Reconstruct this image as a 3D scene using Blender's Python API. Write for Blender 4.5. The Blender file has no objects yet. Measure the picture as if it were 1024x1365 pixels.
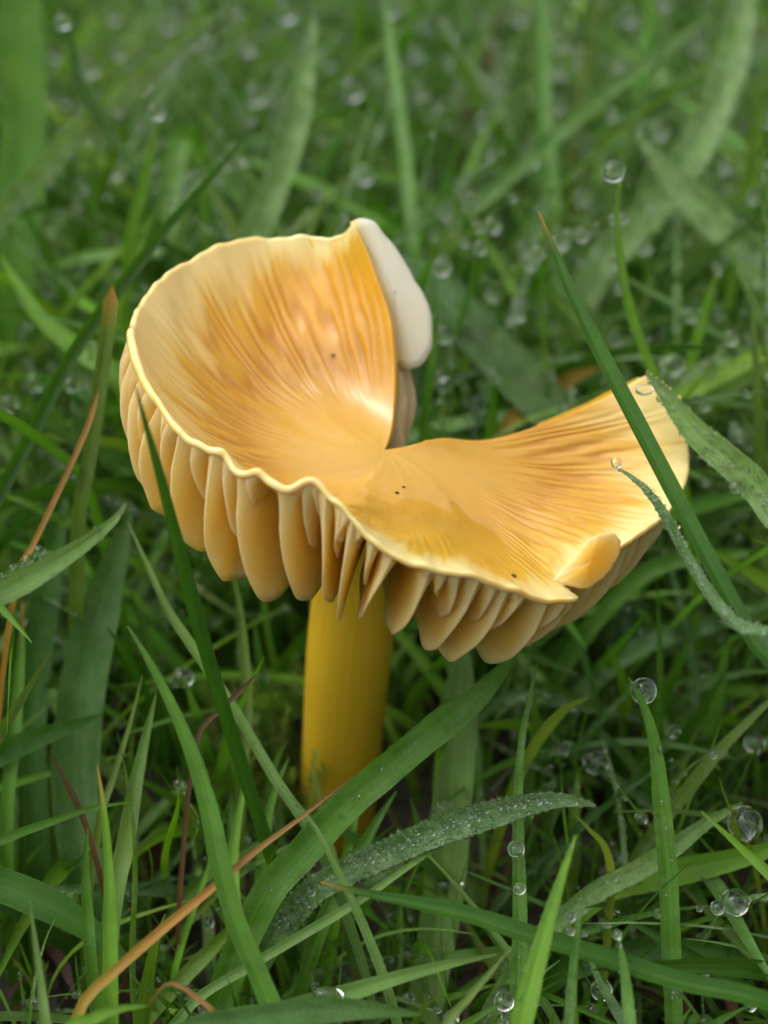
import bpy, math, random
import numpy as np

# ------------------------------------------------------------------ camera, sky, sun, exposure
# All lengths below are written in millimetres and scaled to metres when a mesh is made.
MM = 0.001
sc = bpy.context.scene
PITCH = math.radians(35)
VFOV = math.radians(40)
FPX = 682.5 / math.tan(VFOV / 2)          # focal length in photograph pixels (1024 x 1365)
CAP = np.array([0.0, 0.0, 52.0])          # where cap and stem meet
D0 = 134.0                                # camera depth of that point
fwd = np.array([0, math.cos(PITCH), -math.sin(PITCH)])
rgt = np.array([1.0, 0, 0])
upv = np.array([0, math.sin(PITCH), math.cos(PITCH)])
CAM = CAP - D0 * (fwd + rgt * (508 - 512) / FPX + upv * (682.5 - 607) / FPX)

cam_d = bpy.data.cameras.new('camera'); cam = bpy.data.objects.new('camera', cam_d)
sc.collection.objects.link(cam); sc.camera = cam
cam.location = CAM * MM
cam.rotation_euler = (math.pi / 2 - PITCH, 0, 0)
cam_d.sensor_fit = 'VERTICAL'; cam_d.sensor_height = 24; cam_d.sensor_width = 18
cam_d.lens = 12 / math.tan(VFOV / 2)
cam_d.clip_start = 0.005; cam_d.clip_end = 200
cam_d.dof.use_dof = True
cam_d.dof.focus_distance = (D0 - 8) * MM
cam_d.dof.aperture_fstop = 11.0
cam_d.dof.aperture_blades = 0

SUN_EL, SUN_AZ = math.radians(58), math.radians(-82)     # azimuth from +Y (away from the camera) towards +X
world = bpy.data.worlds.new('World'); sc.world = world; world.use_nodes = True
wn = world.node_tree
sky = wn.nodes.new('ShaderNodeTexSky'); sky.sky_type = 'NISHITA'; sky.sun_disc = False
sky.sun_elevation = SUN_EL; sky.sun_rotation = SUN_AZ
sky.air_density = 1.0; sky.dust_density = 6.0; sky.ozone_density = 1.0
hsv = wn.nodes.new('ShaderNodeHueSaturation'); hsv.inputs['Saturation'].default_value = 0.22   # overcast
wn.links.new(sky.outputs[0], hsv.inputs['Color'])
wn.links.new(hsv.outputs[0], wn.nodes['Background'].inputs[0])
wn.nodes['Background'].inputs[1].default_value = 0.15

sun_d = bpy.data.lights.new('sun', 'SUN'); sun = bpy.data.objects.new('sun', sun_d)
sc.collection.objects.link(sun)
sun_d.energy = 0.9; sun_d.angle = math.radians(120); sun_d.color = (1, 0.965, 0.91)
sun.rotation_euler = (math.pi / 2 - SUN_EL, 0, math.pi - SUN_AZ)

sc.view_settings.view_transform = 'Standard'; sc.view_settings.look = 'None'
sc.view_settings.exposure = 0.66; sc.view_settings.gamma = 1; sc.view_settings.use_curve_mapping = False
sc.render.engine = 'CYCLES'
sc.cycles.use_denoising = True
try:
    sc.cycles.denoiser = 'OPENIMAGEDENOISE'
except Exception:
    pass
sc.cycles.max_bounces = 9; sc.cycles.transmission_bounces = 7; sc.cycles.diffuse_bounces = 3
sc.cycles.glossy_bounces = 3; sc.cycles.adaptive_threshold = 0.02; sc.cycles.sample_clamp_indirect = 4.0
sc.cycles.caustics_reflective = False

# ------------------------------------------------------------------ helpers
rng = np.random.default_rng(11)
random.seed(5)

def ray(px, py):
    return fwd + rgt * (px - 512) / FPX + upv * (682.5 - py) / FPX
def at_depth(px, py, d):
    return CAM + ray(px, py) * d
def at_y(px, py, Y):
    r = ray(px, py); return CAM + r * ((Y - CAM[1]) / r[1])
def at_z(px, py, Z):
    r = ray(px, py); return CAM + r * ((Z - CAM[2]) / r[2])
def project(P):
    q = np.asarray(P, float) - CAM
    d = q @ fwd
    return 512 + (q @ rgt) / d * FPX, 682.5 - (q @ upv) / d * FPX, d

def norm(a):
    return a / np.maximum(np.linalg.norm(a, axis=-1, keepdims=True), 1e-9)

def spline(P, n):
    """Catmull-Rom (centripetal-ish) through the rows of P, n samples evenly spaced by length."""
    P = np.asarray(P, float)
    if len(P) == 2:
        t = np.linspace(0, 1, n)[:, None]; return P[0] * (1 - t) + P[1] * t
    Q = np.vstack([2 * P[0] - P[1], P, 2 * P[-1] - P[-2]])
    out = []
    for i in range(len(P) - 1):
        p0, p1, p2, p3 = Q[i:i + 4]
        t = np.linspace(0, 1, 24, endpoint=False)[:, None]
        out.append(0.5 * (2 * p1 + (p2 - p0) * t + (2 * p0 - 5 * p1 + 4 * p2 - p3) * t ** 2 + (3 * p1 - p0 - 3 * p2 + p3) * t ** 3))
    out = np.vstack(out + [P[-1:]])
    s = np.r_[0, np.cumsum(np.linalg.norm(np.diff(out[:, :3], axis=0), axis=1))]
    w = np.linspace(0, s[-1], n)
    return np.stack([np.interp(w, s, out[:, k]) for k in range(out.shape[1])], 1)

class Wob:
    """smooth one-dimensional noise"""
    def __init__(self, seed, freqs=(1, 2.3, 4.1, 7.7)):
        r = np.random.default_rng(seed)
        self.f = np.array(freqs); self.p = r.uniform(0, 6.28, len(freqs)); self.a = 1 / np.sqrt(self.f)
        self.a = self.a / self.a.sum()
    def __call__(self, x):
        x = np.asarray(x, float)
        return (np.sin(x[..., None] * self.f * 6.2832 + self.p) * self.a).sum(-1)

def mesh_from(name, V, F, mat, attrs=None, smooth=True):
    """V in mm, F list/array of quads or tris (array = fast path)."""
    me = bpy.data.meshes.new(name)
    V = np.ascontiguousarray(np.asarray(V, np.float64) * MM, np.float32)
    if isinstance(F, np.ndarray):
        k = F.shape[1]
        me.vertices.add(len(V)); me.vertices.foreach_set('co', V.ravel())
        me.loops.add(F.size); me.loops.foreach_set('vertex_index', F.ravel().astype(np.int32))
        me.polygons.add(len(F))
        me.polygons.foreach_set('loop_start', np.arange(0, F.size, k, dtype=np.int32))
        me.update(calc_edges=True)
    else:
        me.from_pydata([tuple(v) for v in V], [], F)
    if smooth:
        me.polygons.foreach_set('use_smooth', np.ones(len(me.polygons), bool))
    for k, (kind, arr) in (attrs or {}).items():
        a = me.attributes.new(k, kind, 'POINT')
        arr = np.ascontiguousarray(arr, np.float32)
        a.data.foreach_set('color' if kind == 'FLOAT_COLOR' else 'vector' if kind in ('FLOAT_VECTOR', 'FLOAT2') else 'value', arr.ravel())
    if mat: me.materials.append(mat)
    me.validate()
    return me

def put(name, me, parent=None, loc=None, label=None, cat=None, group=None, kind=None):
    o = bpy.data.objects.new(name, me); sc.collection.objects.link(o)
    if parent is not None: o.parent = parent
    if loc is not None: o.location = tuple(np.asarray(loc) * MM)
    if label: o['label'] = label
    if cat: o['category'] = cat
    if group: o['group'] = group
    if kind: o['kind'] = kind
    return o

def grid_faces(n, m, wrap=False):
    """quads of an n x m vertex grid (row-major), optionally closed along m"""
    i = np.arange(n - 1)[:, None]; j = np.arange(m if wrap else m - 1)[None, :]
    j2 = (j + 1) % m
    return np.stack([i * m + j, i * m + j2, (i + 1) * m + j2, (i + 1) * m + j], -1).reshape(-1, 4)

def ico(sub):
    import bmesh
    bm = bmesh.new(); bmesh.ops.create_icosphere(bm, subdivisions=sub, radius=1)
    v = np.array([p.co[:] for p in bm.verts]); f = np.array([[q.index for q in p.verts] for p in bm.faces]); bm.free()
    return v, f
ICO = {k: ico(k) for k in (1, 2, 3, 4)}

# ------------------------------------------------------------------ materials
def new_mat(name):
    m = bpy.data.materials.new(name); m.use_nodes = True
    nt = m.node_tree; b = nt.nodes['Principled BSDF']
    return m, nt, b
def nd(nt, typ, **kw):
    n = nt.nodes.new(typ)
    for k, v in kw.items(): setattr(n, k, v)
    return n
def mth(nt, op, a, b=None, c=None, clamp=False):
    n = nt.nodes.new('ShaderNodeMath'); n.operation = op; n.use_clamp = clamp
    for i, x in enumerate((a, b, c)):
        if x is None: continue
        if isinstance(x, (int, float)): n.inputs[i].default_value = x
        else: nt.links.new(x, n.inputs[i])
    return n.outputs[0]
def mixc(nt, fac, a, b, mode='MIX'):
    n = nt.nodes.new('ShaderNodeMix'); n.data_type = 'RGBA'; n.blend_type = mode
    for i, x in ((0, fac), (6, a), (7, b)):
        if isinstance(x, (int, float)): n.inputs[i].default_value = x
        elif isinstance(x, (tuple, list)): n.inputs[i].default_value = (*x[:3], 1)
        else: nt.links.new(x, n.inputs[i])
    return n.outputs[2]
def ramp(nt, fac, stops):
    n = nt.nodes.new('ShaderNodeValToRGB'); nt.links.new(fac, n.inputs[0])
    e = n.color_ramp.elements
    while len(e) < len(stops): e.new(0.5)
    for k, (p, c) in enumerate(stops):
        e[k].position = p; e[k].color = (*c, 1) if len(c) == 3 else c
    return n.outputs[0]
def noise(nt, vec, scale, detail=3, rough=0.55):
    n = nd(nt, 'ShaderNodeTexNoise'); n.inputs['Scale'].default_value = scale
    n.inputs['Detail'].default_value = detail; n.inputs['Roughness'].default_value = rough
    if vec is not None: nt.links.new(vec, n.inputs['Vector'])
    return n.outputs[0]
def geo_pos(nt):
    return nd(nt, 'ShaderNodeNewGeometry').outputs['Position']
def attr(nt, name):
    n = nd(nt, 'ShaderNodeAttribute'); n.attribute_name = name; return n
def bump(nt, h, strength, dist):
    n = nd(nt, 'ShaderNodeBump'); n.inputs['Strength'].default_value = strength; n.inputs['Distance'].default_value = dist
    nt.links.new(h, n.inputs['Height']); return n.outputs[0]

def blade_material():
    m, nt, b = new_mat('grass_leaf'); L = nt.links.new
    uv = attr(nt, 'blade').outputs['Vector']                     # x across 0..1, y length in mm, z 0 root .. 1 tip
    sp = nd(nt, 'ShaderNodeSeparateXYZ'); L(uv, sp.inputs[0])
    tint = attr(nt, 'tint'); col = tint.outputs['Color']; dew = tint.outputs['Alpha']
    pos = geo_pos(nt)
    # long veins
    vein = mth(nt, 'SINE', mth(nt, 'MULTIPLY', sp.outputs[0], 6.2832 * 12))
    vein = mth(nt, 'MULTIPLY_ADD', vein, 0.5, 0.5)
    mid = mth(nt, 'SUBTRACT', 1.0, mth(nt, 'MULTIPLY', mth(nt, 'ABSOLUTE', mth(nt, 'SUBTRACT', sp.outputs[0], 0.5)), 11.0), clamp=True)
    sv = nd(nt, 'ShaderNodeVectorMath', operation='MULTIPLY'); L(uv, sv.inputs[0]); sv.inputs[1].default_value = (7, 0.10, 0)
    addp = nd(nt, 'ShaderNodeVectorMath', operation='ADD'); L(sv.outputs[0], addp.inputs[0])
    ps = nd(nt, 'ShaderNodeVectorMath', operation='SCALE'); L(pos, ps.inputs[0]); ps.inputs['Scale'].default_value = 30
    L(ps.outputs[0], addp.inputs[1])
    streak = noise(nt, addp.outputs[0], 1.0, 4, 0.6)
    blot = noise(nt, pos, 220, 3, 0.6)
    c = mixc(nt, mth(nt, 'MULTIPLY', vein, 0.3), col, mixc(nt, 1.0, col, (0.55, 0.6, 0.5), 'MULTIPLY'))
    k = mth(nt, 'MULTIPLY_ADD', streak, 1.0, 0.48)
    vm = nd(nt, 'ShaderNodeVectorMath', operation='SCALE'); L(c, vm.inputs[0]); L(k, vm.inputs['Scale'])
    c = vm.outputs[0]
    k2 = mth(nt, 'MULTIPLY_ADD', blot, 0.7, 0.65)
    vm2 = nd(nt, 'ShaderNodeVectorMath', operation='SCALE'); L(c, vm2.inputs[0]); L(k2, vm2.inputs['Scale'])
    c = mixc(nt, mth(nt, 'MULTIPLY', mid, 0.3), vm2.outputs[0], mixc(nt, 1.0, col, (1.5, 1.45, 1.5), 'MULTIPLY'))
    wear = ramp(nt, noise(nt, pos, 75, 2, 0.5), [(0.55, (0, 0, 0)), (0.75, (1, 1, 1))])
    c = mixc(nt, mth(nt, 'MULTIPLY', wear, 0.35), c, mixc(nt, 1.0, col, (1.9, 1.25, 0.8), 'MULTIPLY'))
    spot = ramp(nt, noise(nt, pos, 1100, 2, 0.5), [(0.70, (0, 0, 0)), (0.76, (1, 1, 1))])
    c = mixc(nt, mth(nt, 'MULTIPLY', spot, 0.5), c, (0.10, 0.07, 0.02))
    # a film of fine dew lightens the leaf in patches
    dn = noise(nt, pos, 420, 4, 0.65); dfine = noise(nt, pos, 4200, 2, 0.6)
    dmask = mth(nt, 'MULTIPLY', mth(nt, 'MULTIPLY', dew, ramp(nt, dn, [(0.36, (0, 0, 0)), (0.62, (1, 1, 1))])),
                ramp(nt, dfine, [(0.35, (0.2, 0.2, 0.2)), (0.62, (1, 1, 1))]))
    c = mixc(nt, mth(nt, 'MULTIPLY', dmask, 0.5), c, (0.36, 0.50, 0.29))
    L(c, b.inputs['Base Color'])
    L(mth(nt, 'MULTIPLY_ADD', blot, 0.25, 0.34), b.inputs['Roughness'])
    b.inputs['Specular IOR Level'].default_value = 0.3
    h = mth(nt, 'ADD', mth(nt, 'MULTIPLY', vein, 0.5), mth(nt, 'ADD', mth(nt, 'MULTIPLY', mth(nt, 'MULTIPLY', dfine, dew), 1.3), mth(nt, 'MULTIPLY', streak, 0.6)))
    nrm = bump(nt, h, 0.4, 0.00006); L(nrm, b.inputs['Normal'])
    tr = nd(nt, 'ShaderNodeBsdfTranslucent'); L(mixc(nt, 1.0, c, (1.25, 1.35, 0.55), 'MULTIPLY'), tr.inputs[0])
    ms = nd(nt, 'ShaderNodeMixShader'); ms.inputs[0].default_value = 0.36
    L(b.outputs[0], ms.inputs[1]); L(tr.outputs[0], ms.inputs[2])
    L(ms.outputs[0], nt.nodes['Material Output'].inputs[0])
    return m

def water_material():
    m, nt, b = new_mat('clear_water')
    nt.nodes.remove(b)
    g = nd(nt, 'ShaderNodeBsdfGlass'); g.inputs['IOR'].default_value = 1.333; g.inputs['Roughness'].default_value = 0.0
    g.inputs['Color'].default_value = (0.99, 1, 0.99, 1)
    nt.links.new(g.outputs[0], nt.nodes['Material Output'].inputs[0])
    return m

def cap_material():
    m, nt, b = new_mat('waxy_cap'); L = nt.links.new
    a = attr(nt, 'cap'); sp = nd(nt, 'ShaderNodeSeparateColor'); L(a.outputs['Color'], sp.inputs[0])
    v, stripe, pale = sp.outputs[0], sp.outputs[1], sp.outputs[2]
    warm = a.outputs['Alpha']
    pos = geo_pos(nt)
    n1 = noise(nt, pos, 130, 4, 0.6); n2 = noise(nt, pos, 900, 3, 0.6)
    vv = mth(nt, 'ADD', v, mth(nt, 'MULTIPLY_ADD', n1, 0.22, -0.11))
    base = ramp(nt, vv, [(0.0, (0.50, 0.29, 0.020)), (0.30, (0.50, 0.275, 0.016)), (0.55, (0.49, 0.252, 0.010)), (0.82, (0.57, 0.325, 0.012)), (1.0, (0.64, 0.43, 0.05))])
    base = mixc(nt, warm, base, (0.62, 0.315, 0.005))
    base = mixc(nt, pale, base, (0.76, 0.64, 0.29))
    dark = mixc(nt, 1.0, base, (0.84, 0.70, 0.50), 'MULTIPLY')
    base = mixc(nt, mth(nt, 'MULTIPLY', stripe, mth(nt, 'MULTIPLY_ADD', pale, -0.6, 1.1), clamp=True), base, dark)
    base = mixc(nt, mth(nt, 'MULTIPLY', n2, 0.25), base, mixc(nt, 1.0, base, (0.9, 0.78, 0.6), 'MULTIPLY'))
    L(base, b.inputs['Base Color'])
    b.inputs['Subsurface Weight'].default_value = 0.5
    b.inputs['Subsurface Radius'].default_value = (1.0, 0.5, 0.12); b.inputs['Subsurface Scale'].default_value = 0.0012
    L(mth(nt, 'MULTIPLY_ADD', n1, 0.26, 0.30), b.inputs['Roughness'])
    b.inputs['Specular IOR Level'].default_value = 0.5
    b.inputs['Coat Weight'].default_value = 1.0; b.inputs['Coat Roughness'].default_value = 0.05; b.inputs['Coat IOR'].default_value = 1.36
    h = mth(nt, 'ADD', mth(nt, 'MULTIPLY', n2, 0.6), mth(nt, 'MULTIPLY', noise(nt, pos, 3200, 2, 0.6), 0.3))
    nb = bump(nt, h, 0.35, 0.0002); L(nb, b.inputs['Normal'])
    hc = mth(nt, 'ADD', mth(nt, 'MULTIPLY', n2, 0.35), mth(nt, 'MULTIPLY', stripe, -0.5))
    L(bump(nt, hc, 0.3, 0.0002), b.inputs['Coat Normal'])
    return m

def gill_material():
    m, nt, b = new_mat('waxy_gill'); L = nt.links.new
    a = attr(nt, 'gill'); sp = nd(nt, 'ShaderNodeSeparateColor'); L(a.outputs['Color'], sp.inputs[0])
    d, r, tone = sp.outputs                                   # 0 at the flesh .. 1 at the gill edge; along; per-gill tone
    pos = geo_pos(nt)
    n1 = noise(nt, pos, 260, 3, 0.6)
    dd = mth(nt, 'ADD', d, mth(nt, 'MULTIPLY_ADD', n1, 0.2, -0.1))
    c = ramp(nt, dd, [(0.0, (0.92, 0.60, 0.05)), (0.45, (0.91, 0.63, 0.075)), (0.78, (0.91, 0.70, 0.20)), (1.0, (0.93, 0.83, 0.48))])
    c = mixc(nt, mth(nt, 'MULTIPLY', tone, 0.35), c, (0.86, 0.69, 0.24))
    c = mixc(nt, mth(nt, 'MULTIPLY', mth(nt, 'SUBTRACT', 1.0, mth(nt, 'MULTIPLY', r, 6.5), clamp=True), 0.75), c, (0.92, 0.84, 0.52))
    sv = nd(nt, 'ShaderNodeCombineXYZ'); L(mth(nt, 'MULTIPLY', r, 42.0), sv.inputs[0]); L(mth(nt, 'MULTIPLY', d, 5.0), sv.inputs[1]); L(tone, sv.inputs[2])
    fib = noise(nt, sv.outputs[0], 1.0, 4, 0.65)
    c = mixc(nt, mth(nt, 'MULTIPLY', fib, 0.22), c, mixc(nt, 1.0, c, (0.9, 0.82, 0.62), 'MULTIPLY'))
    L(c, b.inputs['Base Color'])
    b.inputs['Roughness'].default_value = 0.5; b.inputs['Specular IOR Level'].default_value = 0.35
    L(bump(nt, mth(nt, 'ADD', mth(nt, 'MULTIPLY', fib, 0.7), mth(nt, 'MULTIPLY', n1, 0.4)), 0.4, 0.00022), b.inputs['Normal'])
    tr = nd(nt, 'ShaderNodeBsdfTranslucent'); L(mixc(nt, 1.0, c, (1.05, 0.98, 0.6), 'MULTIPLY'), tr.inputs[0])
    ms = nd(nt, 'ShaderNodeMixShader'); ms.inputs[0].default_value = 0.52
    L(b.outputs[0], ms.inputs[1]); L(tr.outputs[0], ms.inputs[2])
    L(ms.outputs[0], nt.nodes['Material Output'].inputs[0])
    return m

def flesh_material(name, col, join=None):
    m, nt, b = new_mat(name); L = nt.links.new
    pos = geo_pos(nt); n1 = noise(nt, pos, 300, 3, 0.6)
    c = mixc(nt, n1, col, mixc(nt, 1.0, col, (0.95, 0.90, 0.78), 'MULTIPLY'))
    if join:
        sp = nd(nt, 'ShaderNodeSeparateColor'); L(attr(nt, 'gill').outputs['Color'], sp.inputs[0])
        c = mixc(nt, sp.outputs[2], c, join)
    L(c, b.inputs['Base Color'])
    tr = nd(nt, 'ShaderNodeBsdfTranslucent'); L(c, tr.inputs[0])
    ms = nd(nt, 'ShaderNodeMixShader'); ms.inputs[0].default_value = 0.25
    L(b.outputs[0], ms.inputs[1]); L(tr.outputs[0], ms.inputs[2]); L(ms.outputs[0], nt.nodes['Material Output'].inputs[0])
    b.inputs['Subsurface Weight'].default_value = 0.4
    b.inputs['Subsurface Radius'].default_value = (1.0, 0.6, 0.3); b.inputs['Subsurface Scale'].default_value = 0.001
    b.inputs['Roughness'].default_value = 0.45
    L(bump(nt, n1, 0.3, 0.0002), b.inputs['Normal'])
    return m

def stem_material():
    m, nt, b = new_mat('waxy_stem'); L = nt.links.new
    a = attr(nt, 'stem').outputs['Vector']
    sv = nd(nt, 'ShaderNodeVectorMath', operation='MULTIPLY'); L(a, sv.inputs[0]); sv.inputs[1].default_value = (20, 20, 0.022)
    f = noise(nt, sv.outputs[0], 1.0, 5, 0.62); pos = geo_pos(nt); n2 = noise(nt, pos, 160, 3, 0.6)
    c = ramp(nt, f, [(0.25, (0.54, 0.33, 0.012)), (0.5, (0.60, 0.38, 0.016)), (0.78, (0.65, 0.43, 0.022))])
    c = mixc(nt, mth(nt, 'MULTIPLY', n2, 0.3), c, (0.52, 0.33, 0.014))
    L(c, b.inputs['Base Color'])
    b.inputs['Subsurface Weight'].default_value = 0.4
    b.inputs['Subsurface Radius'].default_value = (1.0, 0.5, 0.1); b.inputs['Subsurface Scale'].default_value = 0.0015
    b.inputs['Roughness'].default_value = 0.42
    L(bump(nt, mth(nt, 'ADD', f, mth(nt, 'MULTIPLY', n2, 0.5)), 0.4, 0.0003), b.inputs['Normal'])
    return m

def soil_material():
    m, nt, b = new_mat('damp_soil'); L = nt.links.new
    pos = geo_pos(nt)
    n1 = noise(nt, pos, 60, 5, 0.65); n2 = noise(nt, pos, 500, 4, 0.65); n3 = noise(nt, pos, 2.2, 4, 0.6)
    near = ramp(nt, n1, [(0.32, (0.012, 0.010, 0.006)), (0.5, (0.030, 0.022, 0.012)), (0.62, (0.030, 0.040, 0.014)), (0.75, (0.050, 0.036, 0.02))])
    far = ramp(nt, n3, [(0.3, (0.03, 0.06, 0.016)), (0.7, (0.055, 0.10, 0.03))])
    ln = nd(nt, 'ShaderNodeVectorMath', operation='LENGTH'); L(pos, ln.inputs[0])
    k = mth(nt, 'MULTIPLY', mth(nt, 'SUBTRACT', ln.outputs['Value'], 0.35), 3.0, clamp=True)
    L(mixc(nt, k, near, far), b.inputs['Base Color'])
    b.inputs['Roughness'].default_value = 0.8
    L(bump(nt, mth(nt, 'ADD', n1, mth(nt, 'MULTIPLY', n2, 0.5)), 0.8, 0.003), b.inputs['Normal'])
    return m

M_leaf = blade_material(); M_water = water_material(); M_cap = cap_material(); M_gill = gill_material()
M_stem = stem_material(); M_soil = soil_material()
M_white = flesh_material('white_flesh', (0.82, 0.77, 0.64), (0.76, 0.46, 0.06)); M_buff = flesh_material('buff_flesh', (0.55, 0.44, 0.24))

# ------------------------------------------------------------------ ground
def build_ground():
    xs = np.r_[-60000, -8000, -1500, np.linspace(-400, 400, 161), 1500, 8000, 60000]
    ys = np.r_[-60000, -8000, -1500, np.linspace(-300, 700, 201), 2500, 9000, 60000]
    X, Y = np.meshgrid(xs, ys)
    w1, w2, w3 = Wob(1), Wob(2), Wob(3)
    Z = 2.2 * w1(X / 60 + 0.3 * w3(Y / 80)) + 2.2 * w2(Y / 55 + 0.4 * w3(X / 47)) - 1.5
    Z[(np.abs(X) > 500) | (np.abs(Y) > 900)] = -1.5
    V = np.stack([X, Y, Z], -1).reshape(-1, 3)
    put('ground', mesh_from('ground', V, grid_faces(len(ys), len(xs)), M_soil), kind='structure')
build_ground()

def build_added_trees():  # unseen tree belt, added so the wet cap reflects dark below the sky
    na, nh = 260, 26
    az = np.linspace(-2.1, 2.1, na); t = np.linspace(0, 1, nh)
    w1, w2, w3 = Wob(71), Wob(72, (1, 2.1, 4.7, 9.1)), Wob(73, (1, 2.7, 5.9))
    AZ, T = np.meshgrid(az, t, indexing='ij')
    H = 8200 + 1800 * w1(AZ * 1.3) + 1500 * w2(AZ * 4)
    Rr = 22000 + 2500 * w3(AZ) + 1400 * w2(AZ * 6 + T * 1.7) + 900 * w3(AZ * 11 + T * 4) + 2600 * T ** 2
    V = np.stack([Rr * np.sin(AZ), Rr * np.cos(AZ), T * H], -1)
    m, nt, b = new_mat('added_tree_foliage'); pos = geo_pos(nt)
    nt.links.new(ramp(nt, noise(nt, pos, 1.6, 5, 0.7), [(0.3, (0.012, 0.024, 0.008)), (0.7, (0.05, 0.085, 0.025))]), b.inputs['Base Color'])
    b.inputs['Roughness'].default_value = 0.9
    nt.links.new(bump(nt, noise(nt, pos, 2.5, 5, 0.7), 1.0, 0.5), b.inputs['Normal'])
    put('added_far_trees', mesh_from('added_far_trees', V.reshape(-1, 3), grid_faces(na, nh), m), label='unseen dark belt of far trees added for its reflection in the wet cap', cat='trees', kind='stuff')
build_added_trees()

# ------------------------------------------------------------------ the mushroom
# Rim of the cap: photograph pixel + distance behind (+) or in front of (-) the stem in mm.
RIM = [(470, 294, 17), (447, 312, 18), (405, 316, 19.5), (359, 318, 20), (313, 323, 19), (268, 339, 17), (222, 366, 13.5),
       (192, 398, 9), (182, 428, 5), (181, 455, 1), (190, 492, -3.5), (222, 541, -8.5), (249, 573, -11), (277, 592, -12.5), (302, 599, -13.2),
       (319, 624, -14.6), (350, 628, -15.2), (382, 652, -16.7), (420, 638, -16.4), (447, 668, -17.9), (484, 709, -19.6),
       (523, 735, -20.6), (567, 752, -21), (600, 761, -20.9), (632, 764, -20.6), (674, 781, -20.2), (716, 797, -19.6), (752, 799, -18.6), (771, 794, -17.6),
       (752, 781, -15.5), (775, 763, -13.5), (812, 735, -11), (853, 708, -8), (885, 686, -4.5), (908, 655, -0.5), (919, 615, 3.5), (912, 570, 6.5), (893, 532, 8.5), (860, 501, 10)]
# shift of the half-way point of each radius from the straight chord: x, y, z in mm
SAG = {0: (2.9, 0.5, -1.4), 1: (1.8, 0.5, -2.2), 3: (0.3, 1.0, -3.4), 6: (-1.2, 1.0, -3.8), 9: (-1.5, -0.5, -3.8), 13: (-0.8, -1.0, -3.3),
       18: (0, -0.8, -2.3), 22: (0, -0.5, -0.8), 26: (0.3, -0.3, -0.6), 29: (0.4, 0, -0.8), 33: (0.8, 0, -1.6), 36: (0.5, 0, -2.2), 38: (0.5, 0.3, -2.3)}
NU, NV = 940, 84

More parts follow.
